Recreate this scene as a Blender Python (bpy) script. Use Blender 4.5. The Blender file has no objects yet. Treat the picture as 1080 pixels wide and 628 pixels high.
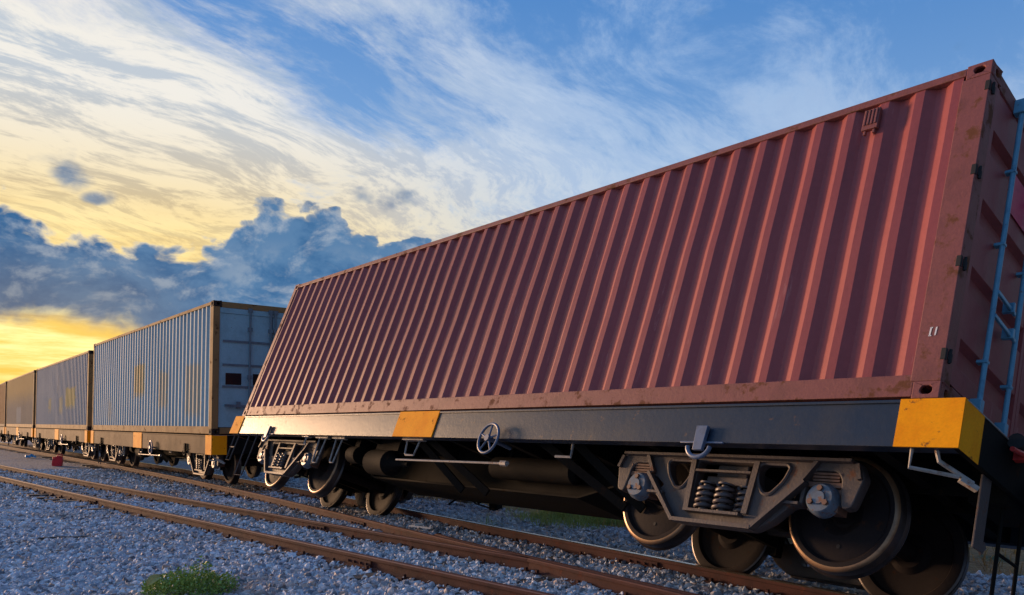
import bpy, bmesh, math, random
import numpy as np
from mathutils import Vector, Matrix, Euler, noise
random.seed(7); np.random.seed(7)
R = math.radians
sc = bpy.context.scene
col = sc.collection

# ------------------------------------------------------------------ camera
CAM_H = 1.3484
cd = bpy.data.cameras.new('camera'); cam = bpy.data.objects.new('camera', cd); col.objects.link(cam)
cam.location = (0, 0, CAM_H)
cam.rotation_euler = Euler((R(90) + 0.0282, 0.005, 0.0), 'XYZ')
cam.rotation_euler = (Matrix.Rotation(R(90) + 0.0282, 4, 'X') @ Matrix.Rotation(0.005, 4, 'Z')).to_euler()
cd.sensor_fit = 'HORIZONTAL'; cd.sensor_width = 36.0
cd.lens = 845.7356 / 1080 * 36
cd.shift_x = -(602.387 - 540) / 1080
cd.shift_y = (425.438 - 314) / 1080
cd.clip_start = 0.05; cd.clip_end = 6000
sc.camera = cam

# ------------------------------------------------------------------ light
SUN_AZ, SUN_EL = -57.0, 5.0          # degrees clockwise from +Y, elevation
saz, sel = R(SUN_AZ), R(SUN_EL)
sdir = Vector((math.sin(saz) * math.cos(sel), math.cos(saz) * math.cos(sel), math.sin(sel)))
sl = bpy.data.lights.new('sun', 'SUN'); so = bpy.data.objects.new('sun', sl); col.objects.link(so)
so.rotation_euler = sdir.to_track_quat('Z', 'Y').to_euler()
sl.energy = 2.4; sl.angle = R(13); sl.color = (1.0, 0.60, 0.34)

sc.view_settings.view_transform = 'Standard'
sc.view_settings.look = 'None'
sc.view_settings.exposure = 1.15
sc.view_settings.gamma = 1.0


class NT:
    """small node-writing helper"""
    def __init__(s, tree): s.t = tree; s.n = tree.nodes; s.l = tree.links
    def node(s, typ, **kw):
        n = s.n.new(typ)
        for k, v in kw.items(): setattr(n, k, v)
        return n
    def put(s, sock, v):
        if hasattr(v, 'is_output'): s.l.new(v, sock)
        elif v is not None: sock.default_value = v
    def m(s, op, a, b=None, c=None, clamp=False):
        n = s.node('ShaderNodeMath', operation=op, use_clamp=clamp)
        s.put(n.inputs[0], a)
        if b is not None: s.put(n.inputs[1], b)
        if c is not None: s.put(n.inputs[2], c)
        return n.outputs[0]
    def ss(s, v, a, b, o0=0.0, o1=1.0):
        n = s.node('ShaderNodeMapRange', interpolation_type='SMOOTHSTEP')
        s.put(n.inputs[0], v); s.put(n.inputs[1], a); s.put(n.inputs[2], b); s.put(n.inputs[3], o0); s.put(n.inputs[4], o1)
        return n.outputs[0]
    def mix(s, f, a, b, blend='MIX'):
        n = s.node('ShaderNodeMix', data_type='RGBA', blend_type=blend)
        s.put(n.inputs[0], f)
        for i, v in ((6, a), (7, b)):
            s.put(n.inputs[i], (*v, 1) if isinstance(v, tuple) and len(v) == 3 else v)
        return n.outputs[2]
    def xyz(s, x, y, z):
        n = s.node('ShaderNodeCombineXYZ')
        for i, v in enumerate((x, y, z)): s.put(n.inputs[i], v)
        return n.outputs[0]
    def noise(s, vec, scale, detail=4, rough=0.5, dist=0.0, typ='FBM', lac=2.0):
        n = s.node('ShaderNodeTexNoise', noise_dimensions='3D', noise_type=typ)
        s.put(n.inputs['Vector'], vec); s.put(n.inputs['Scale'], scale); s.put(n.inputs['Detail'], detail)
        s.put(n.inputs['Roughness'], rough); s.put(n.inputs['Distortion'], dist); s.put(n.inputs['Lacunarity'], lac)
        return n.outputs[0]
    def scale(s, c, k):
        n = s.node('ShaderNodeVectorMath', operation='SCALE'); s.put(n.inputs[0], c); s.put(n.inputs[3], k)
        return n.outputs[0]


# ------------------------------------------------------------------ sky
def make_world():
    w = bpy.data.worlds.new('World'); sc.world = w; w.use_nodes = True
    t = w.node_tree; t.nodes.clear(); N = NT(t)
    out = N.node('ShaderNodeOutputWorld'); bg = N.node('ShaderNodeBackground')
    bg.inputs['Strength'].default_value = 0.1
    t.links.new(bg.outputs[0], out.inputs[0])
    sky = N.node('ShaderNodeTexSky', sky_type='NISHITA'); sky.sun_disc = False
    sky.sun_elevation = sel; sky.sun_rotation = saz
    sky.air_density = 1.0; sky.dust_density = 0.6; sky.ozone_density = 2.5
    tc = N.node('ShaderNodeTexCoord')
    d = N.node('ShaderNodeVectorMath', operation='NORMALIZE'); t.links.new(tc.outputs['Generated'], d.inputs[0])
    sep = N.node('ShaderNodeSeparateXYZ'); t.links.new(d.outputs[0], sep.inputs[0])
    x, y, z = sep.outputs
    az = N.m('MULTIPLY', N.m('ARCTAN2', x, y), 180 / math.pi)
    el = N.m('MULTIPLY', N.m('ARCSINE', z), 180 / math.pi)
    # angle to the glow behind the cloud bank
    dt = N.node('ShaderNodeVectorMath', operation='DOT_PRODUCT'); t.links.new(d.outputs[0], dt.inputs[0]); dt.inputs[1].default_value = sdir
    ang = N.m('MULTIPLY', N.m('ARCCOSINE', N.m('MINIMUM', dt.outputs['Value'], 0.99999)), 180 / math.pi)
    near = N.ss(ang, 75, 12)
    # --- clear air: Nishita, deepened towards the blue of the dusk
    air = N.mix(1.0, sky.outputs[0], (AIR[0], AIR[1], AIR[2]), 'MULTIPLY')
    deep = N.mix(N.ss(el, 2, 34), (2.2, 3.5, 5.2), (0.40, 1.45, 3.7))
    air = N.mix(0.82, air, deep)
    away = N.ss(ang, 90, 145, 1.0, 0.36)          # the sky fades away from the sunset
    air = N.scale(air, away)
    # --- high thin cloud, on a plane overhead
    k = N.m('DIVIDE', 1.0, N.m('ADD', N.m('MAXIMUM', z, 0.0), 0.10))
    px, py = N.m('MULTIPLY', x, k), N.m('MULTIPLY', y, k)
    a = R(-24)
    u = N.m('ADD', N.m('MULTIPLY', px, math.cos(a)), N.m('MULTIPLY', py, math.sin(a)))
    v = N.m('SUBTRACT', N.m('MULTIPLY', py, math.cos(a)), N.m('MULTIPLY', px, math.sin(a)))
    P = N.xyz(u, v, 0.3)
    warp = N.node('ShaderNodeTexNoise'); t.links.new(P, warp.inputs['Vector']); warp.inputs['Scale'].default_value = 0.8; warp.inputs['Detail'].default_value = 2
    wv = N.node('ShaderNodeVectorMath', operation='MULTIPLY_ADD'); t.links.new(warp.outputs['Color'], wv.inputs[0]); wv.inputs[1].default_value = (0.9, 0.9, 0); t.links.new(P, wv.inputs[2])
    ms = N.node('ShaderNodeMapping'); t.links.new(wv.outputs[0], ms.inputs[0]); ms.inputs['Scale'].default_value = (1.5, 0.72, 1); ms.inputs['Location'].default_value = (3.1, 1.7, 0)
    n1 = N.noise(ms.outputs[0], 1.7, 11, 0.68)
    ms2 = N.node('ShaderNodeMapping'); t.links.new(wv.outputs[0], ms2.inputs[0]); ms2.inputs['Scale'].default_value = (4.6, 1.5, 1); ms2.inputs['Location'].default_value = (0.4, 5.2, 0)
    n2 = N.noise(ms2.outputs[0], 2.6, 9, 0.70)
    n3 = N.noise(P, 0.55, 3, 0.5)
    dens = N.m('ADD', N.m('ADD', N.m('MULTIPLY', n1, 0.66), N.m('MULTIPLY', n2, 0.26)), N.m('MULTIPLY', n3, 0.3))
    # more cloud low down and towards the sunset
    low = N.m('ADD', N.ss(el, 33, 10, -0.03, 0.16), N.ss(el, 31, 44, 0.0, 0.05))  # second term: unseen veil overhead, added to brighten the ground
    wst = N.ss(ang, 66, 14, -0.03, 0.12)
    gapx = N.m('DIVIDE', N.m('ADD', az, 15.0), 8.5); gapy = N.m('DIVIDE', N.m('SUBTRACT', el, 22.5), 4.5)
    gap = N.m('EXPONENT', N.m('MULTIPLY', N.m('ADD', N.m('MULTIPLY', gapx, gapx), N.m('MULTIPLY', gapy, gapy)), -1.0))
    dens = N.m('ADD', dens, N.m('ADD', low, wst))
    dens = N.m('SUBTRACT', dens, N.m('MULTIPLY', gap, 0.12))
    gapx = N.m('DIVIDE', N.m('ADD', az, 29.0), 8.0); gapy = N.m('DIVIDE', N.m('SUBTRACT', el, 27.0), 3.2)
    gap = N.m('EXPONENT', N.m('MULTIPLY', N.m('ADD', N.m('MULTIPLY', gapx, gapx), N.m('MULTIPLY', gapy, gapy)), -1.0))
    dens = N.m('SUBTRACT', dens, N.m('MULTIPLY', gap, 0.15))
    cov = N.ss(dens, 0.54, 0.74)
    coldw = N.scale(N.mix(N.ss(el, 6, 28), (4.4, 4.7, 4.8), (2.2, 3.2, 4.8)), away)
    warmw = N.mix(N.ss(el, 11, 21), (6.0, 4.6, 2.1), (5.5, 5.25, 4.75))
    cc = N.mix(N.ss(ang, 64, 32), coldw, warmw)
    # grey ripples inside the veil
    rip = N.ss(n2, 0.44, 0.60, 0.0, 0.78)
    cc = N.mix(rip, cc, N.mix(N.ss(ang, 62, 32), N.scale((2.5, 3.3, 4.6), away), N.mix(N.ss(el, 12, 22), (3.5, 2.7, 1.5), (2.7, 3.2, 3.8))))
    cov = N.m('MULTIPLY', cov, N.ss(ang, 74, 42, 0.72, 0.95))
    skyc = N.mix(cov, air, cc)
    # --- glow low over the sunset
    gl = N.m('MULTIPLY', N.ss(ang, 54, 24), N.ss(el, 16, 3))
    stripe = N.noise(N.xyz(N.m('MULTIPLY', az, 0.07), N.m('MULTIPLY', el, 0.6), 2.0), 1.0, 8, 0.66)
    glc = N.mix(N.ss(stripe, 0.38, 0.62), (6.2, 3.9, 0.7), (8.6, 6.9, 2.8))
    skyc = N.mix(gl, skyc, glc)
    # --- the heavy cumulus bank
    fc = N.node('ShaderNodeFloatCurve')
    t0 = N.m('DIVIDE', N.m('ADD', az, 60.0), 100.0, clamp=True)
    N.put(fc.inputs['Value'], t0)
    prof = [(-60, 11), (-48, 13.5), (-41, 12.5), (-36, 14.2), (-34.2, 13.6), (-32.3, 11.6), (-29.7, 12.0), (-27, 12.4), (-25.2, 12.3), (-24, 12.0), (-22.9, 14.0), (-21.4, 15.3), (-18.9, 14.9), (-18.2, 15.0), (-16.9, 15.7), (-15.4, 14.2), (-13.5, 13.2), (-10.2, 13.2), (-7, 12.4), (-2, 10.5), (8, 6), (20, 7), (40, 6)]
    cv = fc.mapping.curves[0]
    while len(cv.points) < len(prof): cv.points.new(0.5, 0.5)
    for p, (aa, ee) in zip(cv.points, prof): p.location = ((aa + 60) / 100, ee / 30)
    fc.mapping.update()
    top = N.m('MULTIPLY', fc.outputs[0], 30.0)
    Q = N.xyz(N.m('MULTIPLY', az, 0.10), N.m('MULTIPLY', el, 0.15), 4.0)
    b1 = N.noise(Q, 1.9, 12, 0.60, 0.25)
    b2 = N.noise(Q, 4.6, 8, 0.6, 0.2)
    vo = N.node('ShaderNodeTexVoronoi', feature='F1'); vo.inputs['Detail'].default_value = 2.0; vo.inputs['Scale'].default_value = 3.4
    wq = N.node('ShaderNodeVectorMath', operation='MULTIPLY_ADD'); wn = N.node('ShaderNodeTexNoise'); t.links.new(Q, wn.inputs['Vector']); wn.inputs['Scale'].default_value = 3.0; wn.inputs['Detail'].default_value = 5
    t.links.new(wn.outputs['Color'], wq.inputs[0]); wq.inputs[1].default_value = (.28, .28, 0); t.links.new(Q, wq.inputs[2]); t.links.new(wq.outputs[0], vo.inputs['Vector'])
    puff = N.m('SUBTRACT', 0.5, vo.outputs['Distance'])
    Q2 = N.xyz(N.m('ADD', N.m('MULTIPLY', az, 0.10), 0.05), N.m('SUBTRACT', N.m('MULTIPLY', el, 0.15), 0.09), 4.0)
    relief = N.m('SUBTRACT', N.noise(Q2, 1.9, 12, 0.60, 0.25), b1)
    edge = N.m('ADD', N.m('MULTIPLY', N.m('SUBTRACT', b1, 0.47), 3.8), N.m('MULTIPLY', N.m('ADD', puff, 0.12), 2.6))
    h = N.m('ADD', N.m('SUBTRACT', top, el), edge)
    bank = N.ss(h, -0.05, 0.34)
    # lower edge, open over the glow
    bot = N.m('SUBTRACT', 5.6, N.m('MULTIPLY', N.m('MAXIMUM', N.m('ADD', az, 29.5), 0.0), 0.55))
    hb = N.m('ADD', N.m('SUBTRACT', el, bot), N.m('MULTIPLY', edge, 0.55))
    bank = N.m('MULTIPLY', bank, N.ss(hb, -0.6, 1.3))
    # two scraps of dark cloud that float above it
    for (ca, ce, wa, we, ga) in ((-32.2, 14.7, 1.2, 1.3, 1.45), (-30.9, 13.6, 1.3, 0.6, 1.4), (-12.9, 15.4, 2.4, 1.1, 1.2)):
        gx = N.m('DIVIDE', N.m('SUBTRACT', az, ca), wa); gy = N.m('DIVIDE', N.m('SUBTRACT', el, ce), we)
        g = N.m('EXPONENT', N.m('MULTIPLY', N.m('ADD', N.m('MULTIPLY', gx, gx), N.m('MULTIPLY', gy, gy)), -1.0))
        s_ = N.ss(N.m('ADD', N.m('MULTIPLY', g, ga), N.m('MULTIPLY', edge, 0.42)), 0.30, 1.25, 0.0, 0.80)
        bank = N.m('MAXIMUM', bank, s_)
    bcol = N.mix(N.ss(N.m('ADD', b1, N.m('MULTIPLY', N.m('SUBTRACT', b2, 0.5), 0.6)), 0.34, 0.62), (0.20, 0.82, 1.95), (0.75, 1.55, 2.75))
    bcol = N.mix(N.ss(relief, -0.02, 0.13, 0.0, 0.80), bcol, (2.9, 3.3, 3.8))
    bcol = N.mix(N.ss(puff, 0.05, 0.30, 0.25, 0.0), bcol, (0.18, 0.58, 1.25))
    grey = N.m('MULTIPLY', N.ss(az, -21, -31), N.ss(el, 12.5, 6))
    bcol = N.mix(N.m('MULTIPLY', grey, 0.5), bcol, (1.35, 1.2, 1.1))
    # pale billows on the sunward lower flank
    bil = N.m('MULTIPLY', N.ss(b1, 0.53, 0.66), N.m('MULTIPLY', N.ss(az, -27, -19), N.ss(el, 12.6, 9.5)))
    bcol = N.mix(N.m('MULTIPLY', bil, 0.7), bcol, (2.7, 3.0, 3.3))
    rim = N.m('MULTIPLY', N.m('MULTIPLY', N.ss(h, 0.8, 0.05), N.ss(h, -0.5, -0.05)), N.ss(ang, 48, 24))
    bcol = N.scale(N.mix(N.m('MULTIPLY', rim, 0.75), bcol, (6.4, 5.2, 3.0)), N.ss(ang, 70, 140, 1.0, 0.4))
    skyc = N.mix(bank, skyc, bcol)
    # under the horizon: haze-dark land
    skyc = N.mix(N.ss(el, 0.0, -1.5), skyc, (0.7, 0.75, 0.8))
    skyc = N.scale(skyc, 0.765)
    t.links.new(skyc, bg.inputs['Color'])


AIR = (1.0, 1.0, 1.15)
make_world()

# ------------------------------------------------------------------ materials
def nmat(name, base, rough=0.6, metal=0.0, dark=None, dscale=3.0, dlo=0.45, dhi=0.7, damt=0.7, rust=None, rscale=6.0, rlo=0.58, rhi=0.68,
         bump=0.0, bscale=60.0, spec=0.5, vary=0.0, streak=False, rvar=0.12, scuff=None):
    m = bpy.data.materials.new(name); m.use_nodes = True
    t = m.node_tree; N = NT(t); b = t.nodes['Principled BSDF']
    b.inputs['Roughness'].default_value = rough; b.inputs['Metallic'].default_value = metal
    b.inputs['Specular IOR Level'].default_value = spec
    tc = N.node('ShaderNodeTexCoord'); vec = tc.outputs['Object']
    if streak:
        mp = N.node('ShaderNodeMapping'); mp.inputs['Scale'].default_value = (1, 1, 0.12); t.links.new(vec, mp.inputs[0]); svec = mp.outputs[0]
    else: svec = vec
    c = None
    big = N.noise(svec, dscale, 6, 0.62)
    c = N.mix(N.m('MULTIPLY', N.ss(big, dlo, dhi), damt), tuple(base), tuple(dark if dark else [k * 0.55 for k in base]))
    fine = N.noise(vec, dscale * 14, 3, 0.6)
    c = N.mix(1.0, c, N.mix(fine, (0.82, 0.82, 0.82), (1.16, 1.16, 1.16)), 'MULTIPLY')
    r = N.m('ADD', rough - rvar / 2, N.m('MULTIPLY', big, rvar))
    if rust:
        rn = N.noise(svec, rscale, 8, 0.68)
        rf = N.ss(rn, rlo, rhi)
        c = N.mix(rf, c, tuple(rust)); r = N.m('ADD', r, N.m('MULTIPLY', rf, 0.35), clamp=True)
    if scuff:
        mp = N.node('ShaderNodeMapping'); mp.inputs['Scale'].default_value = (7, 7, .9); mp.inputs['Rotation'].default_value = (0, .12, 0); t.links.new(vec, mp.inputs[0])
        area = N.ss(N.noise(vec, .7, 3, .6), .46, .62)
        c = N.mix(N.m('MULTIPLY', N.m('MULTIPLY', N.ss(N.noise(mp.outputs[0], 2.2, 8, .72), .57, .68), area), .8), c, scuff)
        c = N.mix(N.ss(N.noise(vec, .35, 3, .5), .40, .65, 0.0, 0.30), c, tuple(k * 1.25 + .02 for k in base))
    if vary:
        oi = N.node('ShaderNodeObjectInfo')
        c = N.mix(1.0, c, N.mix(oi.outputs['Random'], (1 - vary,) * 3, (1 + vary,) * 3), 'MULTIPLY')
    t.links.new(c, b.inputs['Base Color']); t.links.new(r, b.inputs['Roughness'])
    if bump:
        bn = N.noise(vec, bscale, 5, 0.6)
        bp = N.node('ShaderNodeBump'); bp.inputs['Strength'].default_value = bump; bp.inputs['Distance'].default_value = 0.01
        t.links.new(bn, bp.inputs['Height']); t.links.new(bp.outputs[0], b.inputs['Normal'])
    return m


M = {}
M['maroon'] = nmat('maroon_container_paint', (0.27, 0.064, 0.064), 0.50, dark=(0.19, 0.046, 0.050), dscale=1.6, streak=True, rust=(0.17, 0.06, 0.03), rscale=9, rlo=0.66, rhi=0.74, bump=0.12, bscale=40, spec=0.28, scuff=(0.44, 0.21, 0.19))
M['maroon_frame'] = nmat('maroon_frame_paint', (0.23, 0.072, 0.062), 0.6, dark=(0.16, 0.052, 0.044), dscale=4, rust=(0.14, 0.05, 0.022), rscale=6, rlo=0.53, rhi=0.64, bump=0.25, bscale=30, spec=0.4)
M['black_gap'] = nmat('black_rubber', (0.012, 0.012, 0.013), 0.8)
M['blue_rod'] = nmat('blue_rod_paint', (0.10, 0.30, 0.44), 0.4, dark=(0.05, 0.18, 0.30), dscale=9, rust=(0.12, 0.06, 0.03), rscale=14, rlo=0.62, rhi=0.7)
M['pink'] = nmat('pink_placard', (0.60, 0.03, 0.10), 0.5, dscale=5)
M['white_mark'] = nmat('white_mark_paint', (0.78, 0.78, 0.76), 0.6, dscale=20, damt=0.4)
M['sill_black'] = nmat('dusty_black_sill_paint', (0.014, 0.027, 0.050), 0.37, dark=(0.040, 0.040, 0.042), dscale=2.2, dlo=0.45, dhi=0.78, damt=0.55, rust=(0.10, 0.045, 0.025), rscale=8, rlo=0.60, rhi=0.72, bump=0.14, bscale=25, spec=0.42)
M['sill_tan'] = nmat('dusty_tan_sill_paint', (0.105, 0.066, 0.034), 0.8, spec=0.12, dark=(0.07, 0.045, 0.026), dscale=2.2, rust=(0.13, 0.06, 0.03), rscale=5, rlo=0.6, rhi=0.72, bump=0.1, bscale=25)
M['yellow'] = nmat('yellow_end_paint', (0.95, 0.37, 0.006), 0.75, spec=0.12, dark=(0.82, 0.25, 0.006), dscale=4, dlo=0.40, dhi=0.72, rust=(0.22, 0.09, 0.03), rscale=10, rlo=0.61, rhi=0.70, bump=0.12, bscale=20)
M['under'] = nmat('black_underframe_steel', (0.006, 0.006, 0.006), 0.8, spec=0.10, dark=(0.010, 0.009, 0.008), dscale=3, rust=(0.03, 0.016, 0.010), rscale=8, bump=0.2, bscale=35)
M['bogie'] = nmat('dusty_cast_bogie_steel', (0.068, 0.053, 0.051), 0.62, dark=(0.055, 0.042, 0.040), dscale=5, rust=(0.15, 0.06, 0.03), rscale=9, rlo=0.58, rhi=0.70, bump=0.35, bscale=50)
M['cap'] = nmat('blue_grey_axle_cap', (0.11, 0.15, 0.20), 0.38, dark=(0.08, 0.07, 0.07), dscale=12, rust=(0.17, 0.07, 0.035), rscale=16, rlo=0.56, rhi=0.66)
M['bolt'] = nmat('rusty_bolt_steel', (0.17, 0.085, 0.055), 0.6, dscale=20)
M['wheel'] = nmat('brown_wheel_steel', (0.017, 0.013, 0.014), 0.75, spec=0.12, dark=(0.024, 0.018, 0.018), dscale=4, rust=(0.045, 0.022, 0.014), rscale=7, bump=0.15, bscale=30)
M['tread'] = nmat('worn_rim_steel_gold_lit', (0.26, 0.15, 0.08), 0.36, metal=0.5, dark=(0.11, 0.062, 0.04), dscale=9)  # ring on the rim face: golden light on bare steel put into its colour
M['tread_dark'] = nmat('dark_running_tread', (0.055, 0.045, 0.045), 0.32, metal=0.6, dark=(0.03, 0.022, 0.02), dscale=6)
M['spring'] = nmat('dark_spring_steel', (0.075, 0.060, 0.062), 0.45, dscale=10)
M['handwheel'] = nmat('blue_grey_handwheel_paint', (0.10, 0.14, 0.22), 0.4, dscale=10)
M['galv'] = nmat('worn_grey_step_steel', (0.30, 0.28, 0.26), 0.45, dscale=12, rust=(0.16, 0.07, 0.035), rscale=20, rlo=0.56, rhi=0.66)
M['red_paint'] = nmat('red_handle_paint', (0.50, 0.035, 0.03), 0.45, dscale=10)
M['plastic_red'] = nmat('red_plastic', (0.80, 0.02, 0.04), 0.4, dscale=8)
M['plastic_blue'] = nmat('blue_plastic_sheet', (0.04, 0.30, 0.55), 0.45, dscale=8)
M['plastic_white'] = nmat('white_scrap_paint', (0.75, 0.75, 0.74), 0.5, dscale=8, damt=0.4)
M['rail_side'] = nmat('rail_rust', (0.066, 0.021, 0.018), 0.9, dark=(0.030, 0.013, 0.013), dscale=3.5, dlo=0.4, dhi=0.68, rust=(0.11, 0.036, 0.022), rscale=9, rlo=0.56, rhi=0.68, bump=0.3, bscale=60, spec=0.3)
M['rail_top'] = nmat('rail_head_rust', (0.15, 0.060, 0.042), 0.55, metal=0.2, dark=(0.08, 0.032, 0.025), dscale=3, bump=0.05, bscale=40)
M['rail_polished'] = nmat('rail_head_polished', (0.55, 0.48, 0.42), 0.25, metal=0.9, dark=(0.30, 0.16, 0.10), dscale=3)
M['sleeper'] = nmat('weathered_sleeper_timber', (0.085, 0.068, 0.058), 0.85, dark=(0.045, 0.036, 0.032), dscale=5, bump=0.5, bscale=30, vary=0.3)
M['timber'] = nmat('grey_scrap_timber', (0.16, 0.13, 0.10), 0.8, dscale=6, bump=0.3, bscale=30)
M['tan_frame'] = nmat('tan_container_frame_paint', (0.30, 0.19, 0.085), 0.8, spec=0.12, dark=(0.19, 0.11, 0.05), dscale=3, rust=(0.10, 0.045, 0.02), rscale=5, rlo=0.58, rhi=0.68, bump=0.15, bscale=30)
M['dark_frame'] = nmat('dark_brown_frame_paint', (0.045, 0.032, 0.028), 0.8, spec=0.1, dscale=4)
M['window'] = nmat('dark_vent_glass', (0.012, 0.013, 0.015), 0.25, dscale=4)
M['door_blue'] = nmat('pale_blue_door_paint', (0.26, 0.49, 0.60), 0.5, dark=(0.19, 0.37, 0.46), dscale=2.5, rust=(0.12, 0.08, 0.05), rscale=8, rlo=0.66, rhi=0.74, bump=0.1, bscale=20)
M['door_bar'] = nmat('slate_door_bar_paint', (0.12, 0.18, 0.23), 0.5, dscale=6)
M['cyan_box'] = nmat('cyan_lamp_paint', (0.08, 0.42, 0.46), 0.4, dscale=8)


def patched(name, base, dark, patches, pc, fade=None):
    """corrugated side paint with scoured patches of another colour at given places (object x, z metres)"""
    m = nmat(name, base, 0.75, spec=0.15, dark=dark, dscale=1.4, streak=True, rust=(0.16, 0.09, 0.05), rscale=7, rlo=0.64, rhi=0.73, bump=0.1, bscale=30)
    t = m.node_tree; N = NT(t); b = t.nodes['Principled BSDF']
    c = b.inputs['Base Color'].links[0].from_socket
    tc = N.node('ShaderNodeTexCoord'); sp = N.node('ShaderNodeSeparateXYZ'); t.links.new(tc.outputs['Object'], sp.inputs[0])
    wob = N.m('MULTIPLY', N.m('SUBTRACT', N.noise(tc.outputs['Object'], 5, 5, 0.7), 0.5), 0.5)
    X, Z = N.m('ADD', sp.outputs[0], wob), N.m('ADD', sp.outputs[2], wob)
    for (x0, x1, z0, z1, a) in patches:
        fx = N.m('MULTIPLY', N.ss(X, x0 - .05, x0 + .05), N.ss(X, x1 + .05, x1 - .05))
        fz = N.m('MULTIPLY', N.ss(Z, z0 - .12, z0 + .12), N.ss(Z, z1 + .05, z1 - .05))
        c = N.mix(N.m('MULTIPLY', N.m('MULTIPLY', fx, fz), a), c, pc)
    if fade:
        c = N.mix(N.ss(N.m('ADD', sp.outputs[2], N.m('MULTIPLY', wob, 1.5)), fade[1], fade[2]), c, fade[0])
    t.links.new(c, b.inputs['Base Color'])
    return m


M['grey_side'] = patched('pale_grey_blue_container_paint', (0.36, 0.48, 0.54), (0.25, 0.35, 0.41),
                         [(-.75, .35, .95, 1.75, .75), (1.8, 2.6, .6, 1.45, .45), (4.1, 5.3, .4, 1.5, .4), (-3.9, -3.4, .3, .9, .3)], (0.62, 0.40, 0.12))  # bare patches, with the sun's golden reflection put into their colour
M['slate_side'] = patched('slate_blue_container_paint', (0.17, 0.27, 0.35), (0.12, 0.20, 0.27),
                          [(1.6, 3.6, .8, 1.5, .85), (-2.5, -1.8, .7, 1.2, .6), (.2, .9, .6, 1.2, .5)], (0.52, 0.40, 0.13))
M['sand_side'] = patched('sand_container_paint', (0.22, 0.20, 0.18), (0.16, 0.15, 0.14), [(-1, 1, .2, 1.0, .6)], (0.34, 0.37, 0.38), ((0.52, 0.32, 0.12), 0.9, 2.0))
M['orange_side'] = patched('orange_brown_container_paint', (0.36, 0.16, 0.06), (0.26, 0.11, 0.05), [], (0.5, 0.3, 0.1))


def stone_mat():
    m = bpy.data.materials.new('ballast_stone'); m.use_nodes = True
    t = m.node_tree; N = NT(t); b = t.nodes['Principled BSDF']
    oi = N.node('ShaderNodeObjectInfo'); r = oi.outputs['Random']
    cr = N.node('ShaderNodeValToRGB'); t.links.new(r, cr.inputs[0])
    e = cr.color_ramp.elements
    e[0].position = 0; e[0].color = (0.14, 0.145, 0.155, 1); e[1].position = 1; e[1].color = (0.90, 0.89, 0.87, 1)
    for p, c in ((.14, (0.32, 0.33, 0.35)), (.36, (0.50, 0.51, 0.53)), (.66, (0.66, 0.67, 0.68)), (.78, (0.52, 0.37, 0.28)), (.84, (0.66, 0.56, 0.50)), (.88, (0.78, 0.78, 0.77))):
        q = cr.color_ramp.elements.new(p); q.color = (*c, 1)
    tc = N.node('ShaderNodeTexCoord')
    c = N.mix(1.0, cr.outputs[0], N.mix(N.noise(tc.outputs['Object'], 1.6, 4, 0.6), (0.7, 0.7, 0.7), (1.25, 1.25, 1.25)), 'MULTIPLY')
    g = N.node('ShaderNodeNewGeometry')
    c = N.mix(1.0, c, (0.93, 0.99, 1.07), 'MULTIPLY')
    c = N.mix(N.ss(N.noise(g.outputs['Position'], 0.5, 5, 0.62), 0.50, 0.66, 0.0, 0.6), c, N.mix(1.0, c, (0.80, 0.56, 0.38), 'MULTIPLY'))
    t.links.new(c, b.inputs['Base Color']); b.inputs['Roughness'].default_value = 0.75
    return m


M['stone'] = stone_mat()


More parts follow.
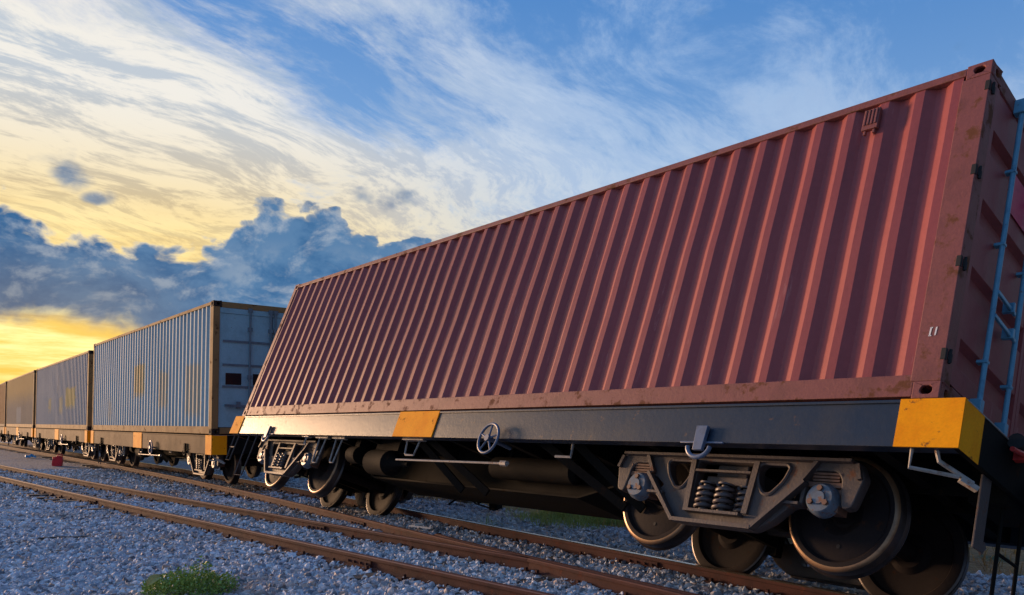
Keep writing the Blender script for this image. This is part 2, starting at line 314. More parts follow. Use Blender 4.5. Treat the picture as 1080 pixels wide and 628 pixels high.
def ground_mat():
    m = bpy.data.materials.new('gravel_and_dry_soil'); m.use_nodes = True
    t = m.node_tree; N = NT(t); b = t.nodes['Principled BSDF']; b.inputs['Roughness'].default_value = 0.9
    g = N.node('ShaderNodeNewGeometry'); pos = g.outputs['Position']
    sp = N.node('ShaderNodeSeparateXYZ'); t.links.new(pos, sp.inputs[0])
    n1 = N.m('ADD', N.m('MULTIPLY', sp.outputs[0], 0.789), N.m('MULTIPLY', sp.outputs[1], 0.614))
    v = N.node('ShaderNodeTexVoronoi'); t.links.new(pos, v.inputs['Vector']); v.inputs['Scale'].default_value = 20
    sv = N.node('ShaderNodeSeparateColor'); t.links.new(v.outputs['Color'], sv.inputs[0])
    cr = N.node('ShaderNodeValToRGB'); t.links.new(sv.outputs[0], cr.inputs[0])
    e = cr.color_ramp.elements; e[0].color = (0.20, 0.21, 0.225, 1); e[1].color = (0.70, 0.70, 0.69, 1)
    for p, c in ((.3, (0.32, 0.335, 0.355)), (.7, (0.46, 0.475, 0.50)), (.85, (0.43, 0.33, 0.26))):
        q = cr.color_ramp.elements.new(p); q.color = (*c, 1)
    edge = N.ss(v.outputs['Distance'], 0.2, 0.62, 1.0, 0.5)
    stones = N.mix(1.0, cr.outputs[0], N.xyz(edge, edge, edge), 'MULTIPLY')
    big = N.noise(pos, 0.45, 5, 0.6)
    soilc = N.mix(N.noise(pos, 3.0, 6, 0.65), (0.15, 0.075, 0.032), (0.50, 0.25, 0.08))
    soilc = N.mix(N.ss(N.noise(pos, 1.1, 4, 0.6), 0.52, 0.62), soilc, (0.07, 0.085, 0.030))
    sal = N.m('SUBTRACT', N.m('MULTIPLY', sp.outputs[1], 0.789), N.m('MULTIPLY', sp.outputs[0], 0.614))
    nn = N.m('SUBTRACT', n1, N.ss(sal, 8.5, 4.5, 0.0, 0.7))
    far = N.ss(N.m('ADD', nn, N.m('MULTIPLY', N.m('SUBTRACT', big, 0.5), 1.6)), 7.2, 7.8)
    dusty = N.mix(N.m('MULTIPLY', N.ss(big, 0.52, 0.66), 0.45), stones, (0.20, 0.155, 0.11))
    c = N.mix(far, dusty, soilc)
    t.links.new(c, b.inputs['Base Color'])
    bp = N.node('ShaderNodeBump'); bp.inputs['Strength'].default_value = 0.9; bp.inputs['Distance'].default_value = 0.03
    hh = N.m('ADD', N.m('MULTIPLY', N.m('SUBTRACT', 0.6, v.outputs['Distance']), 1.0), N.m('MULTIPLY', N.noise(pos, 30, 4, 0.6), 0.5))
    t.links.new(hh, bp.inputs['Height']); t.links.new(bp.outputs[0], b.inputs['Normal'])
    return m


M['ground'] = ground_mat()


def leaf_mat(name, a, bcol):
    m = bpy.data.materials.new(name); m.use_nodes = True
    t = m.node_tree; N = NT(t); b = t.nodes['Principled BSDF']; b.inputs['Roughness'].default_value = 0.6
    g = N.node('ShaderNodeNewGeometry')
    c = N.mix(N.noise(g.outputs['Position'], 18, 3, 0.6), a, bcol)
    c = N.mix(N.m('MULTIPLY', g.outputs['Random Per Island'], 0.6), c, tuple(k * 1.5 for k in bcol))
    t.links.new(c, b.inputs['Base Color'])
    return m


M['leaf'] = leaf_mat('weed_leaf', (0.11, 0.20, 0.03), (0.24, 0.34, 0.06))
M['dry'] = leaf_mat('dry_grass_blade', (0.30, 0.17, 0.05), (0.50, 0.30, 0.10))
M['green_blade'] = leaf_mat('green_grass_blade', (0.16, 0.24, 0.04), (0.36, 0.42, 0.10))


# ------------------------------------------------------------------ mesh helper
class MB:
    def __init__(s): s.v = []; s.f = []; s.m = []
    def add(s, verts, faces, mat=0):
        o = len(s.v); s.v += [tuple(v) for v in verts]
        for f in faces: s.f.append([i + o for i in f]); s.m.append(mat)
    def box(s, x0, x1, y0, y1, z0, z1, mat=0):
        v = [(x, y, z) for x in (x0, x1) for y in (y0, y1) for z in (z0, z1)]
        s.add(v, [(0, 1, 3, 2), (4, 6, 7, 5), (0, 4, 5, 1), (2, 3, 7, 6), (0, 2, 6, 4), (1, 5, 7, 3)], mat)
    def bar(s, a, b, w, h, mat=0, up=(0, 0, 1)):
        a, b = Vector(a), Vector(b); d = (b - a).normalized(); u = Vector(up)
        if abs(d.dot(u)) > .98: u = Vector((0, 1, 0))
        x = d.cross(u).normalized(); z = x.cross(d)
        v = [p + x * sx * w / 2 + z * sz * h / 2 for p in (a, b) for sx in (-1, 1) for sz in (-1, 1)]
        s.add(v, [(0, 1, 3, 2), (4, 6, 7, 5), (0, 4, 5, 1), (2, 3, 7, 6), (0, 2, 6, 4), (1, 5, 7, 3)], mat)
    def prism(s, pts, axis, a, b, mat=0):
        """convex-ish outline pts (u,v) extruded along axis ('x','y','z') from a to b"""
        def p(u, v, w): return {'x': (w, u, v), 'y': (u, w, v), 'z': (u, v, w)}[axis]
        n = len(pts)
        v = [p(*q, a) for q in pts] + [p(*q, b) for q in pts]
        f = [tuple(range(n))[::-1], tuple(range(n, 2 * n))] + [(i, (i + 1) % n, n + (i + 1) % n, n + i) for i in range(n)]
        s.add(v, f, mat)
    def tube(s, path, r, n=8, mat=0, closed=False):
        path = [Vector(p) for p in path]; L = len(path); rings = []
        prev = None
        for i, p in enumerate(path):
            if closed: d = path[(i + 1) % L] - path[i - 1]
            else: d = path[min(i + 1, L - 1)] - path[max(i - 1, 0)]
            d.normalize()
            if prev is None:
                u = Vector((0, 0, 1)) if abs(d.z) < .9 else Vector((1, 0, 0))
                x = d.cross(u).normalized()
            else:
                x = (prev - d * prev.dot(d)).normalized()
            prev = x; y = d.cross(x)
            rings.append([p + (x * math.cos(2 * math.pi * k / n) + y * math.sin(2 * math.pi * k / n)) * r for k in range(n)])
        v = [q for rg in rings for q in rg]; f = []
        for i in range(L if closed else L - 1):
            j = (i + 1) % L
            for k in range(n): f.append((i * n + k, i * n + (k + 1) % n, j * n + (k + 1) % n, j * n + k))
        if not closed: f += [tuple(range(n))[::-1], tuple((L - 1) * n + k for k in range(n))]
        s.add(v, f, mat)
    def lathe(s, prof, c, axis='y', n=40, mats=None):
        """prof: (offset along axis, radius) list, open; mats per segment"""
        def p(a, r, th):
            u, w = r * math.cos(th), r * math.sin(th)
            return {'y': (c[0] + u, c[1] + a, c[2] + w), 'x': (c[0] + a, c[1] + u, c[2] + w), 'z': (c[0] + u, c[1] + w, c[2] + a)}[axis]
        for i in range(len(prof) - 1):
            (a0, r0), (a1, r1) = prof[i], prof[i + 1]
            v = [p(a0, r0, 2 * math.pi * k / n) for k in range(n)] + [p(a1, r1, 2 * math.pi * k / n) for k in range(n)]
            s.add(v, [(k, (k + 1) % n, n + (k + 1) % n, n + k) for k in range(n)], mats[i] if mats else 0)
    def mesh(s, name, weld=True, smooth=None):
        me = bpy.data.meshes.new(name); me.from_pydata(s.v, [], s.f)
        me.polygons.foreach_set('material_index', s.m)
        bm = bmesh.new(); bm.from_mesh(me)
        if weld: bmesh.ops.remove_doubles(bm, verts=bm.verts, dist=1e-5)
        bmesh.ops.recalc_face_normals(bm, faces=bm.faces)
        bm.to_mesh(me); bm.free()
        if smooth:
            me.polygons.foreach_set('use_smooth', [True] * len(me.polygons)); me.set_sharp_from_angle(angle=R(smooth))
        return me


CACHE = {}


def part(name, key, make, mats, parent=None, smooth=None, bevel=None, label=None, loc=None, rot=None):
    """one mesh object; key shares the mesh between alike parts, materials sit on the object"""
    me = CACHE.get(key) if key else None
    if me is None:
        mb = make()
        me = mb if isinstance(mb, bpy.types.Mesh) else mb.mesh(name, smooth=smooth)
        for m in mats: me.materials.append(m)
        if key: CACHE[key] = me
    o = bpy.data.objects.new(name, me); col.objects.link(o)
    for i, m in enumerate(mats): o.material_slots[i].link = 'OBJECT'; o.material_slots[i].material = m
    if parent: o.parent = parent
    if bevel:
        b = o.modifiers.new('bevel', 'BEVEL'); b.width = bevel; b.segments = 2; b.limit_method = 'ANGLE'; b.angle_limit = R(40)
    if label: o['label'] = label
    if loc: o.location = loc
    if rot: o.rotation_euler = rot
    return o


def thing(name, label, cat, loc=(0, 0, 0), rot=(0, 0, 0), group=None):
    o = bpy.data.objects.new(name, None); col.objects.link(o); o.empty_display_size = .2
    o.location = loc; o.rotation_euler = rot; o['label'] = label; o['category'] = cat
    if group: o['group'] = group
    return o


def tag(o, label, cat, group=None, kind=None):
    if kind: o['kind'] = kind
    else:
        o['label'] = label; o['category'] = cat
        if group: o['group'] = group
    return o


def mb_of(fn):
    def w():
        b = MB(); fn(b); return b
    return w


# ------------------------------------------------------------------ line of the tracks
N1, D1 = Vector((.789, .614)), Vector((-.614, .789))      # wagon track: across, away
N2, D2 = Vector((.693, .721)), Vector((-.721, .693))      # empty track


def interp(xs, ys, s):
    return float(np.interp(s, xs, ys))


def cat(xs, ys, s):
    """Catmull-Rom through knots"""
    xs = list(xs); i = max(0, min(len(xs) - 2, int(np.searchsorted(xs, s)) - 1))
    x0, x1 = xs[i], xs[i + 1]; t = (s - x0) / (x1 - x0)
    def sl(j):
        a, b = max(j - 1, 0), min(j + 1, len(xs) - 1)
        return (ys[b] - ys[a]) / (xs[b] - xs[a])
    m0, m1, h = sl(i), sl(i + 1), x1 - x0
    return (2 * t**3 - 3 * t**2 + 1) * ys[i] + (t**3 - 2 * t**2 + t) * h * m0 + (-2 * t**3 + 3 * t**2) * ys[i + 1] + (t**3 - t**2) * h * m1


S1 = [-30, -5, 8, 17.4, 29.6, 43.3, 57, 75, 110]; O1 = [5.26, 5.26, 5.26, 5.32, 4.90, 4.10, 3.22, 2.0, -0.6]
S2 = [-30, -5, 10, 17, 25, 34, 60, 110]; O2 = [5.08, 5.08, 5.08, 5.10, 5.24, 5.55, 6.3, 6.6]
S2 = [-30, -5, 10, 17, 25, 34, 60, 110]; O2 = [5.09, 5.09, 5.09, 5.11, 5.22, 5.42, 5.6, 5.6]


def line1(s, off=0.0):
    p = N1 * (cat(S1, O1, s) + off) + D1 * s; return (p.x, p.y)


def line2(s, off=0.0):
    p = N2 * (cat(S2, O2, s) + off) + D2 * s; return (p.x, p.y)


def n1_of(x, y): return .789 * x + .614 * y


# ------------------------------------------------------------------ ground
def verge(x, y):
    """across-track distance at which ballast gives way to dry soil"""
    t = min(1, max(0, (8.5 - (-.614 * x + .789 * y)) / 4)); return 7.45 + .7 * t * t * (3 - 2 * t)


def gz(x, y):
    n = n1_of(x, y); s = -.614 * x + .789 * y
    c1 = cat(S1, O1, max(-30, min(110, s))) if -30 < s < 110 else 5.26
    n2 = .693 * x + .721 * y
    z = -.155 + .022 * noise.noise((x * .9, y * .9, 1.3)) + .03 * noise.noise((x * .3, y * .3, 5.1))
    if n2 < 4.2: z -= .05 * min(1, (4.2 - n2) / 1.2)
    b = n - c1
    if b > 2.6: z += .28 * min(1, (b - 2.6) / 2.5) * (0.7 + .5 * noise.noise((x * .5, y * .5, 9)))
    return z


def make_ground():
    def axis(lo, hi, fine):
        a = [0.0]; st = fine
        while a[-1] < hi: a.append(a[-1] + st); st *= 1.045
        b = [0.0]; st = fine
        while b[-1] > lo: b.append(b[-1] - st); st *= 1.045
        return sorted(set(b + a))
    xs = [v - 2 for v in axis(-2500, 2500, .16)]; ys = [v + 9 for v in axis(-2500, 2500, .16)]
    nx = len(xs)
    verts = [(x, y, gz(x, y)) for y in ys for x in xs]
    faces = [(j * nx + i, j * nx + i + 1, (j + 1) * nx + i + 1, (j + 1) * nx + i) for j in range(len(ys) - 1) for i in range(nx - 1)]
    me = bpy.data.meshes.new('ground'); me.from_pydata(verts, [], faces); me.materials.append(M['ground'])
    me.polygons.foreach_set('use_smooth', [True] * len(faces))
    o = bpy.data.objects.new('ground', me); col.objects.link(o); o['kind'] = 'structure'


make_ground()


def make_gravel():
    pts = []
    def fill(n, y0, y1):
        k = 0
        while k < n:
            y = math.sqrt(random.uniform(y0 * y0, y1 * y1)); x = random.uniform(-.86 * y - 1.5, .66 * y + 1.5)
            n1 = n1_of(x, y)
            if n1 > verge(x, y) + .3 + .7 * noise.noise((x * .8, y * .8, 0)):
                k += 1; continue
            pts.append((x, y, gz(x, y) + random.uniform(-.006, .014))); k += 1
    fill(70000, 3.2, 9.5); fill(80000, 9.5, 15); fill(60000, 15, 26)
    me = bpy.data.meshes.new('gravel'); me.from_pydata(pts, [], [])
    o = bpy.data.objects.new('gravel', me); col.objects.link(o); o['kind'] = 'stuff'
    ng = bpy.data.node_groups.new('gravel_scatter', 'GeometryNodeTree')
    ng.interface.new_socket('Geometry', in_out='INPUT', socket_type='NodeSocketGeometry')
    ng.interface.new_socket('Geometry', in_out='OUTPUT', socket_type='NodeSocketGeometry')
    nn, ll = ng.nodes, ng.links
    gi = nn.new('NodeGroupInput'); go = nn.new('NodeGroupOutput')
    j = nn.new('GeometryNodeGeometryToInstance')
    for k in range(4):
        ico = nn.new('GeometryNodeMeshIcoSphere'); ico.inputs['Subdivisions'].default_value = 1 if k < 3 else 2; ico.inputs['Radius'].default_value = 1
        sp = nn.new('GeometryNodeSetPosition')
        nt = nn.new('ShaderNodeTexNoise'); nt.noise_dimensions = '4D'; nt.inputs['W'].default_value = k * 7.3; nt.inputs['Scale'].default_value = 0.9; nt.inputs['Detail'].default_value = 1
        vm = nn.new('ShaderNodeVectorMath'); vm.operation = 'MULTIPLY_ADD'; ll.new(nt.outputs['Color'], vm.inputs[0]); vm.inputs[1].default_value = (1.5, 1.5, 1.5); vm.inputs[2].default_value = (-.75, -.75, -.75)
        ll.new(ico.outputs[0], sp.inputs[0]); ll.new(vm.outputs[0], sp.inputs['Offset'])
        sm = nn.new('GeometryNodeSetMaterial'); sm.inputs['Material'].default_value = M['stone']; ll.new(sp.outputs[0], sm.inputs[0])
        ll.new(sm.outputs[0], j.inputs[0])
    ip = nn.new('GeometryNodeInstanceOnPoints'); ll.new(gi.outputs[0], ip.inputs['Points']); ll.new(j.outputs[0], ip.inputs['Instance'])
    ip.inputs['Pick Instance'].default_value = True
    ri = nn.new('FunctionNodeRandomValue'); ri.data_type = 'INT'; ri.inputs['Min'].default_value = 0; ri.inputs['Max'].default_value = 3
    ll.new([s for s in ri.outputs if s.enabled][0], ip.inputs['Instance Index'])
    rr = nn.new('FunctionNodeRandomValue'); rr.data_type = 'FLOAT_VECTOR'; rr.inputs['Min'].default_value = (0, 0, 0); rr.inputs['Max'].default_value = (6.28, 6.28, 6.28); rr.inputs['Seed'].default_value = 3
    ll.new(rr.outputs[0], ip.inputs['Rotation'])
    rs = nn.new('FunctionNodeRandomValue'); rs.data_type = 'FLOAT_VECTOR'; rs.inputs['Min'].default_value = (.012, .012, .010); rs.inputs['Max'].default_value = (.060, .060, .042); rs.inputs['Seed'].default_value = 5
    ll.new(rs.outputs[0], ip.inputs['Scale'])
    ll.new(ip.outputs[0], go.inputs[0])
    md = o.modifiers.new('scatter', 'NODES'); md.node_group = ng


make_gravel()

# ------------------------------------------------------------------ tracks
RH, RHD, RFT = .135, .034, .056        # rail height, half head, half foot
PROF = [(-RFT, -RH), (RFT, -RH), (RFT, -RH + .012), (.012, -RH + .03), (.010, -.042), (RHD, -.034), (RHD, -.008), (RHD - .010, 0), (-RHD + .010, 0), (-RHD, -.008), (-RHD, -.034), (-.010, -.042), (-.012, -RH + .03), (-RFT, -RH + .012)]


def rail_mb(pts, top_sides=(7,)):
    b = MB(); n = len(PROF); v = []
    for i, p in enumerate(pts):
        a, c = pts[max(0, i - 1)], pts[min(len(pts) - 1, i + 1)]
        d = Vector((c[0] - a[0], c[1] - a[1])).normalized(); nx, ny = d.y, -d.x
        for (u, z) in PROF: v.append((p[0] + nx * u, p[1] + ny * u, z + (p[2] if len(p) > 2 else 0)))
    for i in range(len(pts) - 1):
        for k in range(n):
            b.add([], [], 0)
            b.f.append([i * n + k, i * n + (k + 1) % n, (i + 1) * n + (k + 1) % n, (i + 1) * n + k]); b.m.append(1 if k in (6, 7, 8) else 0)
    b.f.append(list(range(n))); b.m.append(0); b.f.append([(len(pts) - 1) * n + k for k in range(n)][::-1]); b.m.append(0)
    b.v = v
    return b


def fishplate(rail, x, y, ang):
    def mk(b):
        for s in (-1, 1):
            b.box(-.24, .24, s * .014 if s > 0 else -.034, .034 if s > 0 else -.014, -.112, -.046)
            for q in (-.17, -.06, .06, .17):
                b.lathe([(0, .0), (0, .015), (s * .018, .015), (s * .018, 0)], (q, s * .034, -.079), 'y', 6)
    p = part('fishplate', 'fishplate', mb_of(mk), [M['rail_side']], rail, loc=(x, y, 0), rot=(0, 0, ang))
    return p


def chairs(rail, line, off, s0, s1, st=.66):
    """spiked base plates under a rail: far more than can be picked apart"""
    def mk(b):
        s = s0
        while s < s1:
            x, y = line(s, off); x2, y2 = line(s + .1, off)
            d = Vector((x2 - x, y2 - y)).normalized(); n = Vector((d.y, -d.x))
            for q in (-1, 1):
                c = Vector((x, y)) + n * q * .078
                z = -RH + .014
                b.bar((c.x - d.x * .05, c.y - d.y * .05, z - .006), (c.x + d.x * .05, c.y + d.y * .05, z - .006), .07, .03)
                c2 = Vector((x, y)) + n * q * .062 + d * .02 * q
                b.bar((c2.x - d.x * .015, c2.y - d.y * .015, z + .02), (c2.x + d.x * .015, c2.y + d.y * .015, z + .02), .03, .035)
            s += st
    o = part('base_plate', None, mb_of(mk), [M['rail_side']], rail); o['kind'] = 'stuff'
    return o


def sleepers(track, line, s0, s1, half, zt=-.128):
    s = s0; k = 0
    def mk(b): b.box(-.10, .10, -half, half, -.13, 0)
    while s < s1:
        x, y = line(s); x2, y2 = line(s + .1)
        o = part('sleeper', 'sleeper%s' % half, mb_of(mk), [M['sleeper']], track, bevel=.008)
        o.location = (x + random.uniform(-.02, .02), y, zt + random.uniform(-.022, .008)); o.rotation_euler = (random.uniform(-.01, .01), random.uniform(-.015, .015), math.atan2(y2 - y, x2 - x) + random.uniform(-.03, .03))
        s += .66; k += 1


G2 = .545
tr2 = thing('railway_track', 'empty rust brown railway track half buried in ballast, running in front of the train', 'railway track')
ss2 = list(np.arange(-8, 60, 1.0))
ra = part('rail', None, lambda: rail_mb([line2(s, -G2) for s in ss2]), [M['rail_side'], M['rail_top']], tr2, smooth=35)
rb = part('rail', None, lambda: rail_mb([line2(s, G2) for s in ss2 if s > 5.4]), [M['rail_side'], M['rail_top']], tr2, smooth=35)
chairs(ra, line2, -G2, -6, 30); chairs(rb, line2, G2, 6, 30)
sleepers(tr2, line2, -3, 42, .95)
ang2 = math.atan2(D2.y, D2.x)
for off, s, r_ in ((-G2, 7.4, ra), (G2, 10.3, rb), (-G2, 16.5, ra)):
    x, y = line2(s, off); fishplate(r_, x, y, ang2)

G1 = .54
tr1 = thing('railway_track', 'rusty railway track under the standing train, its outer rail head polished bright', 'railway track')
ss1 = list(np.arange(-14, 105, 1.0))
rc = part('rail', None, lambda: rail_mb([line1(s, -G1) for s in ss1]), [M['rail_side'], M['rail_top']], tr1, smooth=35)
rd = part('rail', None, lambda: rail_mb([line1(s, G1) for s in ss1]), [M['rail_side'], M['rail_polished']], tr1, smooth=35, label='rusty rail with a bright polished head edge')
chairs(rc, line1, -G1, -6, 30); chairs(rd, line1, G1, -6, 30)
sleepers(tr1, line1, -4, 60, .95)
ang1 = math.atan2(D1.y, D1.x)
for off, s, r_ in ((-G1, 11.1, rc), (G1, 6.2, rd)):
    x, y = line1(s, off); fishplate(r_, x, y, ang1)
def mk_check(b):
    pass
x0 = 5.9
gr = part('check_rail', None, lambda: rail_mb([(*line1(s, -G1 + .105 + (.05 if s in (3.2, 9.0) else 0)), -.012) for s in (3.2, 3.9, 5, 6, 7, 8, 8.4, 9.0)]), [M['rail_side'], M['rail_top']], tr1, smooth=35)

# ------------------------------------------------------------------ containers
CL, CW = 12.192, 2.438


def corrugated(x0, x1, z0, z1, y_out, y_in, pitch=.278, dents=0.0, seed=0, nz=9):
    """one folded steel sheet in the x-z plane"""
    n = round((x1 - x0 - .07) / pitch); p = (x1 - x0 - .07) / n
    xs = [(x0, 0)]
    f = p / .278
    for i in range(n):
        a = x0 + i * p
        xs += [(a + .068 * f, 0), (a + .139 * f, 1), (a + .207 * f, 1), (a + .278 * f, 0)]
    xs.append((x1, 0))
    b = MB(); v = []
    for k in range(nz + 1):
        z = z0 + (z1 - z0) * k / nz
        w = math.sin(math.pi * k / nz)
        for (x, d) in xs:
            q = noise.noise((x * .9, z * 1.1, seed)) * dents * w + noise.noise((x * 3.1, z * 2.3, seed + 4)) * dents * .45 * w
            v.append((x, y_out + (y_in - y_out) * d + q, z))
    m = len(xs)
    b.v = v
    for k in range(nz):
        for i in range(m - 1):
            b.f.append([k * m + i, k * m + i + 1, (k + 1) * m + i + 1, (k + 1) * m + i]); b.m.append(0)
    return b


def corner_casting(kind):
    """ISO corner block, 178 long, 162 wide, 118 high, with an oval hole in its outer faces; lower outer corner at 0,0,0, block lies at +x +y +z"""
    def mk():
        cu = bpy.data.curves.new('c', 'CURVE'); cu.dimensions = '2D'; cu.fill_mode = 'BOTH'
        def spl(pts):
            s = cu.splines.new('POLY'); s.points.add(len(pts) - 1)
            for q, p in zip(s.points, pts): q.co = (*p, 0, 1)
            s.use_cyclic_u = True
        spl([(0, 0), (.178, 0), (.178, .118), (0, .118)])
        spl([(.089 + .030 * math.cos(t) + (.010 if math.cos(t) > 0 else -.010), .059 + .030 * math.sin(t)) for t in np.linspace(0, 2 * math.pi, 18, endpoint=False)])
        cu.extrude = .014
        o = bpy.data.objects.new('c', cu); col.objects.link(o)
        dg = bpy.context.evaluated_depsgraph_get()
        me = bpy.data.meshes.new_from_object(o.evaluated_get(dg)); bpy.data.objects.remove(o); bpy.data.curves.remove(cu)
        b = MB()
        face = [v.co.copy() for v in me.vertices]; pol = [list(p.vertices) for p in me.polygons]
        b.add([(v.x, .014 + v.z, v.y) for v in face], pol)                     # side plate with hole (y = 0..0.028)
        b.box(0, .178, .028, .162, 0, .02); b.box(0, .178, .028, .162, .098, .118)
        b.box(.15, .178, .028, .162, .02, .098)
        b.add([(v.z + .014, .028 + v.x * .134 / .178, v.y) for v in face], [q for q in pol])   # end plate with hole
        bpy.data.meshes.remove(me)
        me2 = b.mesh('corner_casting'); me2.materials.clear()
        return me2
    return mk


def place_castings(root, H, mat, lift=0):
    for ix, sx in ((0, 1), (1, -1)):
        for iy, sy in ((0, 1), (1, -1)):
            for iz in (0, 1):
                key = 'casting%d%d%d' % (ix, iy, iz)
                def mk(sx=sx, sy=sy, iz=iz):
                    me = CACHE.setdefault('casting', corner_casting(0)()).copy()
                    for v in me.vertices:
                        v.co = (v.co.x * sx, v.co.y * sy, (.118 - v.co.z) if iz else v.co.z)
                    bm = bmesh.new(); bm.from_mesh(me); bmesh.ops.recalc_face_normals(bm, faces=bm.faces); bm.to_mesh(me); bm.free()
                    return me
                part('corner_casting', key, mk, [mat], root, bevel=.006,
                     loc=((-1 if ix == 0 else 1) * (CL / 2 + .002), (-1 if iy == 0 else 1) * (CW / 2 + .002), (H - .118 + .006) if iz else -.004))


def container(label, loc, rot, H, fm, side, endm, kind, group=None, seed=0, cast=None):
    """root at the middle of the container's base; local x along it, near long side at -y, door end at +x"""
    c = thing('shipping_container', label, 'container', loc, rot, group)
    hx, hy = CL / 2, CW / 2
    K = '%s%.2f' % (kind, H)
    # corner posts
    for sx in (-1, 1):
        for sy in (-1, 1):
            def mk(b, sx=sx, sy=sy):
                w = .20 if sx > 0 else .12
                pts = [(sx * hx, sy * hy), (sx * (hx - w), sy * hy), (sx * (hx - w), sy * (hy - .045)), (sx * (hx - .05), sy * (hy - .06)), (sx * (hx - .05), sy * (hy - .13)), (sx * hx, sy * (hy - .13))]
                b.prism(pts, 'z', .114, H - .112)
            part('corner_post', K + 'post%d%d' % (sx, sy), mb_of(mk), [fm], c, bevel=.006)
    # rails
    for sy in (-1, 1):
        def mkb(b, sy=sy):
            y0, y1 = sorted((sy * (hy - .004), sy * (hy - .055)))
            b.box(-hx + .178, hx - .178, y0, y1, .012, .165)
        part('bottom_rail', K + 'br%d' % sy, mb_of(mkb), [fm], c, bevel=.005)
        def mkt(b, sy=sy):
            y0, y1 = sorted((sy * (hy - .002), sy * (hy - .054)))
            b.box(-hx + .176, hx - .176, y0, y1, H - .072, H - .006)
        part('top_rail', K + 'tr%d' % sy, mb_of(mkt), [fm], c, bevel=.006)
        part('side_panel', K + 'side%d%d' % (sy, seed), (lambda sy=sy: corrugated(-hx + .118, hx - .196, .162, H - .068, sy * (hy - .012), sy * (hy - .054), dents=.012 if kind == 'red' else .003, seed=seed + sy)), [side], c)
    for sx in (-1, 1):
        def mkh(b, sx=sx):
            x0, x1 = sorted((sx * (hx - .004), sx * (hx - .08)))
            b.box(x0, x1, -hy + .162, hy - .162, H - .125, H - .004)
        part('header', K + 'hd%d' % sx, mb_of(mkh), [fm], c, bevel=.005)
        def mks(b, sx=sx):
            x0, x1 = sorted((sx * (hx - .004), sx * (hx - .08)))
            b.box(x0, x1, -hy + .162, hy - .162, .014, .14)
        part('end_sill', K + 'es%d' % sx, mb_of(mks), [fm], c, bevel=.005)
    def mkr(b):
        n = 44; xs = np.linspace(-hx + .08, hx - .08, n * 4 + 1)
        v = []
        for sy in (-hy + .06, hy - .06):
            for i, x in enumerate(xs): v.append((x, sy, H - .018 - (.02 if i % 4 in (1, 2) else 0)))
        m = len(xs); b.add(v, [(i, i + 1, m + i + 1, m + i) for i in range(m - 1)])
    part('roof', K + 'roof', mb_of(mkr), [side], c)
    def mkf(b): b.box(-hx + .08, hx - .08, -hy + .055, hy - .055, .13, .16)
    part('floor', K + 'floor', mb_of(mkf), [M['under']], c)
    # blind end, vertical folds
    def mke():
        b = corrugated(-hy + .13, hy - .13, .14, H - .125, 0, .04)
        b.v = [(-hx + .012 + y, x, z) for (x, y, z) in b.v]
        return b
    part('end_panel', K + 'end', mke, [side], c)
    place_castings(c, H, cast or fm)
    return c


